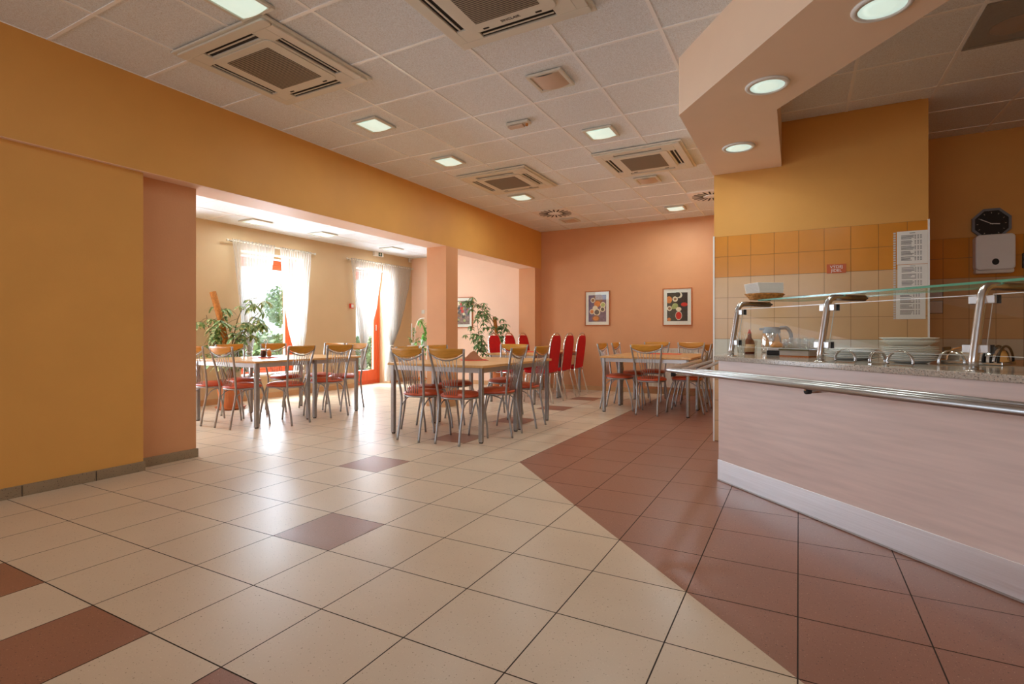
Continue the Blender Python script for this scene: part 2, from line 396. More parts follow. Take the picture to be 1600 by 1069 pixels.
# ---- beam and walls
struct(MB().box(-4.71, -4.37, 0.0, YB, ZB, ZC).build('trim_1', 'paint_yellow'), 'ochre beam running along the whole left side')
struct(MB().box(-4.709, -4.371, 0.0, YB, ZB - 0.003, ZB).build('trim_7', 'paint_pale_lit'), 'pale underside of the ochre beam')
struct(MB().box(-4.71, -4.37, YR, 0.0, ZB, ZC).build('trim_2', 'paint_yellow'), 'ochre beam behind the viewpoint')
struct(MB().box(-4.9, -4.412, YR, 2.235, 0, ZB).build('wall_left', 'paint_yellow'), 'yellow ochre wall at the left edge')
struct(MB().box(-4.9, -4.512, 2.235, 2.70, 0, ZB).build('wall_recess', 'paint_salmon'), 'darker salmon wall strip beside the opening')
bb = MB(); bb.box(-4.42, -4.398, YR, 2.245, 0, 0.072).box(-4.52, -4.498, 2.245, 2.712, 0, 0.072)
for yy in (1.49, 1.09, 0.69): pass
struct(bb.build('baseboard_left', 'skirting', bevel=0.002), 'grey tile skirting along the left wall')
bj = MB()
for yy in (0.3, 0.7, 1.10, 1.51, 1.92): bj.box(-4.3975, -4.395, yy - 0.0015, yy + 0.0015, 0, 0.07)
struct(bj.build('trim_12', 'grout'), 'dark joints of the left skirting tiles')
struct(MB().box(-4.706, -4.37, 6.141, 6.43, 0, ZB).build('wall_column', 'paint_salmon'), 'salmon square column under the beam')
struct(MB().box(-4.712, -4.38, 6.135, 6.436, 0, 0.07).box(-4.37, -4.36, 6.131, 6.44, 0, 0.07).build('baseboard_column', 'skirting_tan'), 'skirting around the salmon column')
struct(MB().box(-4.71, -4.37, 9.009, YB, 0, ZB).build('wall_pilaster', 'paint_salmon'), 'salmon pilaster at the end of the beam')
struct(MB().box(-4.71, -0.45, YB, YB + 0.2, 0, ZC + 0.2).build('wall_back', 'paint_salmon'), 'salmon back wall with framed pictures')
struct(MB().box(-8.0, -4.71, YB, YB + 0.2, 0, ZC + 0.2).build('wall_annex_back', 'paint_pale_lit'), 'salmon wall beyond the column, daylight lightened into its colour')  # same back wall, split off so its colour carries the annex daylight
struct(MB().box(-7.5, -4.71, YB - 0.014, YB, 0, 0.08).box(-4.37, -0.727, YB - 0.014, YB, 0, 0.08).build('baseboard_back', 'skirting_tan', bevel=0.002), 'tan skirting along the back wall')
# window wall with two openings
O1 = (5.20, 6.37, 0.39, 2.325); O2 = (7.60, 8.56, 0.0, 2.32)
ww = MB(); XO = -7.95
for c0, c1 in ((-0.4, 0.4), (1.57, 2.80), (3.97, O1[0])): ww.box(XO, XW, c0, c1, 0, ZC)
for c0, c1 in ((0.4, 1.57), (2.80, 3.97)): ww.box(XO, XW, c0, c1, 0, O1[2]).box(XO, XW, c0, c1, O1[3], ZC)
ww.box(XO, XW, O1[0], O1[1], 0, O1[2]).box(XO, XW, O1[0], O1[1], O1[3], ZC)
ww.box(XO, XW, O1[1], O2[0], 0, ZC).box(XO, XW, O2[0], O2[1], O2[3], ZC).box(XO, XW, O2[1], YB, 0, ZC)
struct(ww.build('wall_window', 'paint_yellow_lit'), 'yellow wall with the curtained window and terrace door')
struct(MB().box(XW, XW + 0.014, -0.4, O2[0], 0, 0.085).box(XW, XW + 0.014, O2[1], YB, 0, 0.085).build('baseboard_window', 'skirting_tan', bevel=0.002), 'tan skirting under the window')
# annex near end wall, rear and right walls
struct(MB().box(-7.95, -7.1, -0.6, -0.4, 0, ZC).box(-7.1, -4.41, -0.6, -0.4, 0, ZB).build('wall_annex_end', 'paint_yellow'), 'yellow end wall of the window side')
struct(MB().box(-4.9, -3.9, YR - 0.2, YR, 0, ZC).box(0.7, XR, YR - 0.2, YR, 0, ZC).box(-3.9, 0.7, YR - 0.2, YR, 0, 0.85).box(-3.9, 0.7, YR - 0.2, YR, 2.4, ZC).build('wall_front', 'paint_yellow'), 'wall behind the viewpoint with a wide window')
struct(MB().box(XR, XR + 0.2, YR, 6.9, 0, ZC).build('wall_right', 'paint_yellow'), 'kitchen side wall')
# pier with tiled face
struct(MB().box(-0.727, 0.943, YP + 0.008, 6.9, 0, ZC + 0.1).box(-0.727, -0.45, 6.9, YB, 0, ZC + 0.1).build('wall_pier', 'paint_yellow'), 'ochre wall above the counter with tiled lower part')
struct(MB().box(0.943, XR, 6.68, 6.9, 0, ZC + 0.1).build('wall_kitchen', 'paint_yellow'), 'dim ochre kitchen wall behind the counter')
def tiled(name, x0, x1, y, xoff, label, zmax=1.985):
    t = MB(); t.box(x0, x1, y + 0.001, y + 0.008, 0, zmax, 3)
    k = math.floor((x0 - xoff) / 0.2)
    while xoff + 0.2 * k < x1 - 1e-6:
        a = max(x0, xoff + 0.2 * k) + 0.0014; b = min(x1, xoff + 0.2 * (k + 1)) - 0.0014; k += 1
        if b - a < 0.004: continue
        for j in range(10):
            z0 = zmax - 0.198 * (j + 1) + 0.0014; z1 = zmax - 0.198 * j - 0.0014
            if z0 < 0: z0 = 0.001
            mi = 0 if j < 2 else (1 if j < 5 else (2 if j < 6 else 1))
            t.face([(a, y, z0), (b, y, z0), (b, y, z1), (a, y, z1)], mi)
    return struct(t.build(name, ['glaze_orange', 'glaze_tan', 'glaze_grey', 'tile_joint']), label)
tiled('wall_pier_tiles', -0.727, 0.943, YP, -0.0, 'glazed orange and tan tiles on the counter wall')
tiled('wall_kitchen_tiles', 0.943, XR, 6.672, 0.86, 'glazed tiles on the dim kitchen wall')
struct(MB().box(-0.735, -0.721, YP - 0.006, YP + 0.012, 0, 1.992).box(0.937, 0.95, YP - 0.004, YP + 0.010, 0, 1.992).build('trim_3', 'plastic_white'), 'white plastic corner strips of the tiled wall')
# diagonal bulkhead (soffit) hanging from the ceiling
ZS = 2.589
A2 = A_ + sd * far; D2 = D_ + sd * far
soff = [tuple(A_), tuple(A2), tuple(D2), tuple(D_), (-0.139, YP + 0.005), (-0.735, YP + 0.005)]
struct(MB().prism(soff, ZS, ZC + 0.05).build('trim_4', 'paint_peach'), 'peach bulkhead with round downlights above the counter')

# ---- window and terrace door
def casement(name, y0, y1, z0, z1, x, label, split=None, rail=0.085, kick=0.0, fr=0.07):
    o = bpy.data.objects.new(name, None); COL.objects.link(o); o.location = (x, (y0 + y1) / 2, z0); struct(o, label)
    w = (y1 - y0) / 2; h = z1 - z0
    f = MB(); f.box(-0.04, 0.04, -w, -w + fr, 0, h).box(-0.04, 0.04, w - fr, w, 0, h).box(-0.04, 0.04, -w + fr, w - fr, h - fr, h).box(-0.04, 0.04, -w + fr, w - fr, 0, fr * 0.8)
    f.build('frame', 'wood_orange', o, bevel=0.004)
    a, b = -w + fr, w - fr; za = fr * 0.8; zb = h - fr
    segs = [(a, b)] if not split else [(a, split), (split, b)]
    for (p, q) in segs:
        s = MB(); s.box(-0.025, 0.03, p + .003, p + rail, za, zb).box(-0.025, 0.03, q - rail, q - .003, za, zb).box(-0.025, 0.03, p + rail, q - rail, zb - rail, zb).box(-0.025, 0.03, p + rail, q - rail, za, za + rail + kick)
        so = s.build('sash', 'wood_orange', o, bevel=0.004)
        MB().box(-0.004, 0.004, p + rail - .004, q - rail + .004, za + rail + kick - .004, zb - rail + .004).build('pane', 'pane', so)
    MB().box(0.03, 0.05, b - 0.05, b - 0.03, h * 0.48, h * 0.48 + 0.12).build('handle', 'aluminium', o, bevel=0.003)
    return o
casement('window_1', O1[0], O1[1], O1[2], O1[3] - 0.05, -7.84, 'orange wooden casement window behind sheer curtains')
casement('window_4', 2.80, 3.97, O1[2], O1[3] - 0.05, -7.84, 'orange casement window hidden beside the left wall', split=-0.02)
casement('window_5', 0.40, 1.57, O1[2], O1[3] - 0.05, -7.84, 'orange casement window hidden behind the left wall', split=-0.02)
casement('door_1', O2[0], O2[1], 0.0, O2[3] - 0.03, -7.84, 'orange wooden glazed terrace door', kick=0.13, rail=0.1)
struct(MB().box(-7.80, -7.50, O1[0] - 0.01, O1[1] + 0.01, O1[2] - 0.03, O1[2] + 0.005).build('trim_5', 'paint_white', bevel=0.004), 'white window sill')
struct(MB().box(-8.5, -7.88, 7.6, 8.56, -0.02, 0.0).build('trim_6', 'paint_white'), 'door threshold')
# rear windows (behind the viewpoint)
for nm, c, w, sx in (('window_2', (-1.6, YR - 0.1, 0.85), 4.6, 1),):
    o = bpy.data.objects.new(nm, None); COL.objects.link(o); o.location = c; struct(o, 'wide white-framed window behind the viewpoint' if nm == 'window_2' else 'white-framed window at the near end of the window side')
    hh = 1.55 if nm == 'window_2' else 1.6
    f = MB(); f.box(-w / 2, w / 2, -0.03, 0.03, 0, 0.06).box(-w / 2, w / 2, -0.03, 0.03, hh - 0.06, hh)
    k = int(w // 1.1) + 1
    for q in range(k + 1):
        xx = -w / 2 + 0.03 + (w - 0.06) * q / k; f.box(xx - 0.03, xx + 0.03, -0.029, 0.029, 0.06, hh - 0.06)
    f.build('window_frame', 'plastic_white', o)

# ---- outside
struct(MB().box(-40, -8.5, -20, 35, -0.15, -0.05).build('ground_outside', 'grass'), 'pale sunlit ground outside the windows')
struct(MB().box(-8.5, -7.95, -0.5, 10, -0.15, -0.02).build('terrace', 'outside_wall'), 'pale terrace strip outside the door')
def bush(name, c, rx, ry, rz, n, label, cat, trunk=None, group=None):
    t = thing(name, label, cat, c, group=group); m = MB()
    for _ in range(n):
        th = random.uniform(0, 2 * PI); ph = math.acos(random.uniform(-1, 1)); rr = random.uniform(0.55, 1.0) * (1 + 0.15 * math.sin(3 * th + 2 * ph))
        p = Vector((rx * math.sin(ph) * math.cos(th) * rr, ry * math.sin(ph) * math.sin(th) * rr, rz + rz * math.cos(ph) * rr + (trunk or 0)))
        a = Vector((random.uniform(-1, 1), random.uniform(-1, 1), random.uniform(-1, 1))).normalized(); b = a.orthogonal().normalized(); s = random.uniform(0.05, 0.11)
        m.face([p - a * s, p + b * s * 0.55, p + a * s, p - b * s * 0.55])
    m.build('foliage', 'leaf_outdoor', t)
    MB().tube([(0, 0, 0), (0.02, 0, (trunk or 0) + rz * 0.6), (0, 0.03, (trunk or 0) + rz * 1.1)], [0.06, 0.04, 0.015], 6).build('trunk', 'stem', t)
bush('garden_shrub', (-11.2, 8.3, -0.05), 0.7, 1.0, 0.55, 1800, 'green garden shrub seen through the gap of the window curtains', 'shrub')
bush('garden_shrub', (-11.3, 11.7, -0.05), 0.7, 1.2, 0.5, 1800, 'low green shrub outside the terrace door', 'shrub')
bush('garden_tree', (-19.5, 15.6, -0.05), 0.9, 1.0, 0.9, 1600, 'pale green garden tree far outside the window', 'tree', trunk=1.3)

# ================================================================== CEILING FITTINGS
def ac_unit(x, y, label, txt=False, cam_side=-1):
    t = thing('air_conditioner', label, 'air conditioner', (x, y, ZC), group=None)
    h = 0.475; m = MB()
    m.box(-h, h, -h, h, -0.022, -0.006)
    m.build('ceiling_flange', 'plastic_cream', t, bevel=0.006)
    p = MB(); f = 0.40
    # cover ring with four outlet gaps
    s0, s1, L = 0.318, 0.382, 0.255
    z0, z1 = -0.036, -0.022
    c = 0.452
    p.prism(rrect(-c, c, -c, -s1, 0.02), z0, z1).prism(rrect(-c, c, s1, c, 0.02), z0, z1)
    p.box(-c, -s1, -s1, s1, z0, z1).box(s1, c, -s1, s1, z0, z1)
    for a in (-1, 1):
        for b in (-1, 1):
            p.box(*sorted((a * L, a * s1)), *sorted((b * L, b * s1)), z0, z1)
    p.box(-L, L, -s0, s0, z0, z1).box(-s0, -L, -L, L, z0, z1).box(L, s0, -L, L, z0, z1)
    p.build('cover', 'plastic_cream', t, bevel=0.003)
    for k in range(4):
        q = MB().box(-L, L, s0, s1, -0.024, -0.0225)
        R = Matrix.Rotation(k * PI / 2, 4, 'Z'); q.xf(R)
        o = q.build('air_outlet', 'dark_slot', t)
        v = MB(); v.tube([(-L + .01, s0 + 0.036, -0.029), (L - .01, s0 + 0.036, -0.029)], 0.007, 6, flat=0.5); v.xf(R); v.build('louver', 'plastic_cream', o)
    # hinged intake panel with fine grille
    q = MB(); q.prism(rrect(-0.30, 0.30, -0.30, 0.30, 0.045), -0.044, -0.036); ip = q.build('intake_panel', 'plastic_cream', t, bevel=0.004)
    MB().box(-0.215, 0.215, -0.235, 0.215, -0.0465, -0.044).build('grille', 'ac_grille', ip)
    for dx in (-0.18, 0.18): MB().box(dx - 0.02, dx + 0.02, 0.275, 0.287, -0.0465, -0.043).build('latch', 'dark_slot', ip)
    if txt:
        text_mesh('maker_lettering', 'SINCLAIR', 0.031, 'ink', ip, (0.0, 0.262, -0.0455), (PI, 0, PI * 0))
    return t
ac_unit(-3.32, 2.57, 'white ceiling air conditioner at upper left, nearest the ochre beam')
ac_unit(-1.53, 2.55, 'ceiling air conditioner cut by the top edge, with maker lettering', True)
ac_unit(-3.25, 5.92, 'ceiling air conditioner farther back on the beam side')
ac_unit(-1.51, 5.93, 'ceiling air conditioner farther back beside the diagonal bulkhead')

def square_lamp(x, y, z, label, group=None, on=True, power=7, nm='ceiling_lamp', cat='ceiling lamp', half=0.145):
    t = thing(nm, label, cat, (x, y, z), group=group)
    m = MB(); a, b = half, half - 0.028
    z0, z1 = -0.022, -0.004
    m.box(-a, a, -a, -b, z0, z1).box(-a, a, b, a, z0, z1).box(-a, -b, -b, b, z0, z1).box(b, a, -b, b, z0, z1)
    m.build('frame', 'plastic_cream', t, bevel=0.005)
    MB().grid(lambda u, v: (-b + 2 * b * u, -b + 2 * b * (1 - v), -0.012 - 0.022 * (1 - (2 * u - 1) ** 2) * (1 - 0.3 * (2 * v - 1) ** 2)), 8, 8).build('diffuser' if on else 'speaker_grille', 'lamp_glass' if on else 'spot_peach', t, smooth=True)
    if on:
        d = bpy.data.lights.new('lamp_light', 'AREA'); d.shape = 'SQUARE'; d.size = 0.22; d.energy = power; d.color = (0.86, 1.0, 1.05)
        l = bpy.data.objects.new('lamp_light', d); COL.objects.link(l); l.parent = t; l.location = (0, 0, -0.05)
    return t
for x, y, lb in ((-2.88, 1.965, 'square green-white ceiling lamp cut by the top edge above the nearest air conditioner'), (-3.47, 3.73, 'square ceiling lamp on the beam side, the nearer one past the first air conditioner'),
                 (-3.47, 4.92, 'square ceiling lamp on the beam side, between two air conditioners, the second one'), (-1.68, 4.92, 'square ceiling lamp just in front of the air conditioner beside the bulkhead'),
                 (-3.48, 6.72, 'square ceiling lamp just behind the far beam-side air conditioner'), (-1.68, 8.45, 'square ceiling lamp farthest back near the salmon wall')):
    square_lamp(x, y, ZC, lb, power=4 if y < 4 else ((7 if x < -3 else 13) if y < 6 else (10 if x < -3 else 15)))
for x, y, lb in ((-1.67, 3.71, 'unlit square ceiling loudspeaker panel between the front air conditioner and the emergency lamp'), (-1.68, 6.72, 'unlit square ceiling panel just behind the air conditioner beside the bulkhead'),
                 (-3.46, 8.5, 'unlit square ceiling panel beside the far round diffuser')):
    square_lamp(x, y, ZC, lb, on=False, nm='ceiling_speaker', cat='ceiling speaker')
for x, y, lb in ((-7.02, 5.08, 'flat white square panel in the low white ceiling, nearest the dark wall edge'), (-6.92, 6.24, 'flat white square panel in the low white ceiling, middle one'), (-6.95, 7.95, 'flat white square panel in the low white ceiling, nearest the exit sign')):
    square_lamp(x, y, ZA, lb, nm='ceiling_panel', cat='ceiling panel', power=6, half=0.17)

t = thing('emergency_lamp', 'small beige emergency lamp box on the ceiling', 'emergency lamp', (-2.27, 4.33, ZC), 0)
MB().box(-0.115, 0.115, -0.045, 0.045, -0.03, -0.004).build('housing', 'plastic_cream', t, bevel=0.008)
MB().box(-0.10, 0.055, -0.035, 0.035, -0.048, -0.03).build('cover', 'spot_peach', t, bevel=0.01)
MB().lathe([(0.012, -0.05), (0.012, -0.03)], 12, (0.085, 0, 0)).build('indicator', 'amber', t)

def diffuser(x, y, label):
    t = thing('air_diffuser', label, 'air diffuser', (x, y, ZC))
    m = MB(); m.prism(rrect(-0.29, 0.29, -0.29, 0.29, 0.01), -0.010, -0.005); m.build('plate', 'ceiling_bar', t)
    m = MB()
    for k in range(20):
        a = 2 * PI * k / 20; R = Matrix.Rotation(a, 4, 'Z'); b = len(m.v)
        q = MB().box(0.12, 0.265, -0.011, 0.011, -0.0135, -0.010); q.xf(R)
        off = len(m.v); m.v += q.v; m.f += [tuple(i + off for i in f) for f in q.f]; m.mi += q.mi
    m.build('radial_slots', 'dark_slot', t)
    m = MB(); m.lathe([(0.0, -0.016), (0.08, -0.016), (0.105, -0.011)], 24); m.build('centre_disc', 'ceiling_bar', t, smooth=True)
    return t
diffuser(-3.47, 7.90, 'round air diffuser with radial slots on the beam side of the ceiling')
diffuser(-1.08, 7.94, 'round air diffuser with radial slots partly hidden by the bulkhead wall')

def downlight(x, y, label):
    t = thing('downlight', label, 'downlight', (x, y, ZS))
    MB().lathe([(0.098, -0.004), (0.10, -0.012), (0.122, -0.010), (0.128, -0.0005), (0.098, -0.0005)], 32).build('rim', 'plastic_white', t, smooth=True)
    MB().lathe([(0.0, -0.010), (0.05, -0.010), (0.099, -0.006)], 32).build('diffuser', 'lamp_glass', t, smooth=True)
    d = bpy.data.lights.new('downlight_light', 'AREA'); d.shape = 'DISK'; d.size = 0.19; d.energy = 5; d.color = (0.93, 1.0, 0.93)
    l = bpy.data.objects.new('downlight_light', d); COL.objects.link(l); l.parent = t; l.location = (0, 0, -0.03)
downlight(0.345, 3.02, 'round downlight in the bulkhead cut by the top edge')
downlight(-0.172, 3.648, 'round downlight in the middle of the diagonal bulkhead')
downlight(-0.438, 4.754, 'round downlight at the far end of the bulkhead, nearest the tiled wall')

t = thing('kitchen_ceiling_speaker', 'grey framed ceiling speaker tile with a round outline above the counter', 'ceiling speaker', (1.27, 4.37, ZC))
m = MB(); a, b = 0.292, 0.262
m.box(-a, a, -a, -b, -0.014, -0.005).box(-a, a, b, a, -0.014, -0.005).box(-a, -b, -b, b, -0.014, -0.005).box(b, a, -b, b, -0.014, -0.005); m.build('frame', 'speaker_grey', t)
MB().box(-b, b, -b, b, -0.009, -0.005).build('panel', 'speaker_grey', t)
MB().lathe([(0.11, -0.012), (0.12, -0.012), (0.12, -0.009), (0.11, -0.009)], 32, (-0.08, 0.05, 0)).build('speaker_ring', 'aluminium', t)

# ================================================================== FURNITURE
def table(x, y, label, group, w=1.17, d=0.79, round_leg=False, zt=0.742):
    t = thing('dining_table', label, 'table', (x, y, 0), group=None)
    tp = MB(); tp.box(-w / 2, w / 2, -d / 2, d / 2, zt - 0.024, zt, 0)
    o = tp.build('tabletop', ['table_laminate'], t, bevel=0.004)
    a = MB(); i = 0.045; zz0, zz1 = zt - 0.074, zt - 0.026
    a.box(-w / 2 + i, w / 2 - i, -d / 2 + i - 0.012, -d / 2 + i + 0.012, zz0, zz1).box(-w / 2 + i, w / 2 - i, d / 2 - i - 0.012, d / 2 - i + 0.012, zz0, zz1)
    a.box(-w / 2 + i - 0.012, -w / 2 + i + 0.012, -d / 2 + i, d / 2 - i, zz0, zz1).box(w / 2 - i - 0.012, w / 2 - i + 0.012, -d / 2 + i, d / 2 - i, zz0, zz1)
    a.build('apron', 'aluminium', t, bevel=0.002)
    for sx in (-1, 1):
        for sy in (-1, 1):
            l = MB(); cx, cy = sx * (w / 2 - 0.045), sy * (d / 2 - 0.045)
            if round_leg: l.lathe([(0.023, 0.012), (0.023, zt - 0.025)], 16, (cx, cy, 0))
            else: l.prism([(cx + p, cy + q) for p, q in rrect(-0.021, 0.021, -0.021, 0.021, 0.007, 3)], 0.012, zt - 0.025)
            lo = l.build('leg', 'silver_paint', t, smooth=False)
            MB().lathe([(0.0205, 0.0), (0.0205, 0.013)], 12, (cx, cy, 0)).build('foot_cap', 'rubber', lo)
    return t
table(-5.80, 4.165, 'beech-topped table nearest the left wall edge, condiment set on it', 'tables')
table(-5.80, 4.965, 'beech-topped table behind the one with the condiment set, near the terrace door', 'tables')
table(-3.205, 4.668, 'beech-topped table in the centre, nearest the camera, with a napkin fan', 'tables')
table(-3.205, 5.468, 'beech-topped table pushed against the far side of the centre table', 'tables')
table(-1.75, 7.185, 'beech-topped table by the pier, nearer one, with an orange cloth', 'tables', round_leg=True)
table(-1.75, 7.98, 'beech-topped table by the radiator, farther one', 'tables', round_leg=True)
table(-3.79, 7.46, 'table between the red chairs, nearer one', 'tables', w=0.82, d=0.96, round_leg=True)
table(-3.79, 8.43, 'table between the red chairs, nearest the back wall', 'tables', w=0.82, d=0.96, round_leg=True)

def catm(ctrl, n=6):
    P = [Vector(p) for p in ctrl]; P = [P[0] * 2 - P[1]] + P + [P[-1] * 2 - P[-2]]; out = []
    for i in range(1, len(P) - 2):
        for k in range(n):
            t = k / n; a, b, c, d = P[i - 1], P[i], P[i + 1], P[i + 2]
            out.append(0.5 * ((2 * b) + (c - a) * t + (2 * a - 5 * b + 4 * c - d) * t * t + (3 * b - a - 3 * c + d) * t ** 3))
    out.append(P[-2]); return out
def bistro_chair():
    t = thing('bistro_chair', 'x', 'chair')
    m = MB()
    def seat(u, v):
        a = 2 * PI * v; r = u
        cx = math.copysign(abs(math.cos(a)) ** 0.75, math.cos(a)); cy = math.copysign(abs(math.sin(a)) ** 0.75, math.sin(a))
        taper = 1 + 0.10 * cy
        return (0.19 * r * cx * taper, 0.19 * r * cy, 0)
    prof = [(0.0, 0.492), (0.35, 0.490), (0.65, 0.484), (0.85, 0.473), (0.96, 0.460), (1.0, 0.448), (0.96, 0.439), (0.6, 0.438), (0.0, 0.438)]
    N = 36
    for r, z in prof:
        for k in range(N):
            p = seat(r, k / N); m.v.append((p[0], p[1], z))
    for i in range(len(prof) - 1):
        for k in range(N): m.f.append((i * N + k, i * N + (k + 1) % N, (i + 1) * N + (k + 1) % N, (i + 1) * N + k)); m.mi.append(0)
    m.f = [tuple(reversed(f)) for f in m.f]
    m.build('seat', 'vinyl_rust', t, smooth=True)
    MB().tube([(seat(0.93, k / 30)[0], seat(0.93, k / 30)[1], 0.430) for k in range(30)], 0.0095, 8, closed=True).build('seat_frame', 'silver_paint', t, smooth=True)
    for s in (-1, 1):
        MB().tube(catm([(s * 0.135, -0.235, 0), (s * 0.132, -0.205, 0.16), (s * 0.138, -0.172, 0.34), (s * 0.142, -0.170, 0.45), (s * 0.165, -0.202, 0.66), (s * 0.198, -0.252, 0.902)]), 0.0115, 8).build('leg', 'silver_paint', t, smooth=True)
        MB().tube(catm([(s * 0.165, 0.238, 0), (s * 0.166, 0.218, 0.14), (s * 0.160, 0.180, 0.30), (s * 0.150, 0.135, 0.43)]), 0.0105, 8).build('leg', 'silver_paint', t, smooth=True)
        MB().tube(catm([(s * 0.137, -0.178, 0.285), (s * 0.137, -0.155, 0.345), (s * 0.135, -0.085, 0.400), (s * 0.132, 0.05, 0.424)]), 0.006, 6).build('brace', 'silver_paint', t, smooth=True)
    def yb(x): return -0.252 - 0.030 * (1 - (x / 0.2) ** 2)
    def plate(u, v):
        x = -0.192 + 0.384 * u; k = 1 - (2 * u - 1) ** 2
        zt_ = 0.905; zb_ = 0.868 - 0.054 * k
        z = zb_ + (zt_ - zb_) * v
        return (x, yb(x) + (0.9 - z) * 0.22, z)
    MB().grid(plate, 14, 4).build('backrest', 'plywood', t, smooth=True, solid=0.011)
    def rod(u):
        x = -0.188 + 0.376 * u; k = 1 - (2 * u - 1) ** 2; z = 0.850 - 0.056 * k
        return Vector((x * (0.97), yb(x) + (0.9 - z) * 0.22 + 0.004, z))
    MB().tube([rod(i / 12) for i in range(13)], 0.007, 6).build('back_rod', 'silver_paint', t, smooth=True)
    for i in range(7):
        u = 0.18 + 0.64 * i / 6; p = rod(u); x = -0.066 + 0.132 * i / 6
        MB().tube([p, p * 0.5 + Vector((x, -0.176, 0.44)) * 0.5 + Vector((0, 0.012, 0)), (x, -0.168, 0.432)], 0.0038, 6).build('spindle', 'silver_paint', t, smooth=True)
    return t
bc = bistro_chair(); first = [True]
def chair(x, y, rz, label, group):
    """x, y: seat centre"""
    rz += random.uniform(-0.03, 0.03)
    if first[0]:
        first[0] = False; bc.location = (x, y, 0); bc.rotation_euler = (0, 0, rz); bc['label'] = label; bc['group'] = group; return bc
    return dup(bc, (x, y, 0), rz, label, group)
W_, Nn, E_, S_ = PI / 2, 0, -PI / 2, PI       # facing -X, +Y, +X, -Y
G1, G2, G3 = 'chairs around the centre tables', 'chairs around the left tables', 'chairs around the tables by the radiator'
chair(-3.335, 4.295, Nn, 'rust-seated chair on the near side of the centre table, the left one of two', G1)
chair(-2.90, 4.32, Nn, 'rust-seated chair on the near side of the centre table, the right one of two', G1)
chair(-2.77, 4.79, W_ + 0.1, 'rust-seated chair on the right side of the centre tables, nearer the camera', G1)
chair(-2.78, 5.39, W_ + 0.05, 'rust-seated chair on the right side of the centre tables, farther one by the red chairs', G1)
chair(-3.60, 4.68, E_, 'rust-seated chair on the left side of the centre tables, seen behind the leftmost near chair', G1)
chair(-3.60, 5.24, E_, 'rust-seated chair on the left side of the centre tables, in front of the column', G1)
chair(-3.27, 5.87, S_, 'rust-seated chair at the far end of the centre tables, facing the camera', G1)
chair(-5.555, 3.845, Nn, 'rust-seated chair on the near side of the left table, the fully visible one', G2)
chair(-6.06, 3.835, Nn, 'rust-seated chair half hidden by the wall edge on the near side of the left table', G2)
chair(-5.275, 4.21, W_ + 0.05, 'rust-seated chair on the right side of the left tables, in front of the condiment set', G2)
chair(-5.295, 4.84, W_ - 0.03, 'rust-seated chair on the right side of the left tables, nearer the terrace door', G2)
chair(-6.22, 4.32, E_, 'rust-seated chair on the window side of the left tables, in front of the potted plant', G2)
chair(-6.22, 4.95, E_, 'rust-seated chair on the window side of the left tables, in front of the window gap', G2)
chair(-5.995, 5.37, S_, 'rust-seated chair at the far end of the left tables, the left one of two', G2)
chair(-5.555, 5.39, S_, 'rust-seated chair at the far end of the left tables, the right one beside the door', G2)
chair(-1.70, 6.965, Nn, 'red-brown seated chair in front of the radiator table, back towards the camera', G3)
chair(-1.305, 7.31, W_, 'red-brown seated chair on the pier side of the radiator tables, nearer one', G3)
chair(-1.31, 7.95, W_, 'red-brown seated chair on the pier side of the radiator tables, farther one', G3)
chair(-2.19, 7.2, E_, 'red-brown seated chair on the left side of the radiator tables, nearer one', G3)
chair(-2.20, 7.86, E_, 'red-brown seated chair on the left side of the radiator tables, farther one', G3)
chair(-2.0, 8.35, S_, 'red-brown seated chair against the back wall side, left one before the radiator', G3)
chair(-1.47, 8.35, S_, 'red-brown seated chair against the back wall side, right one before the radiator', G3)

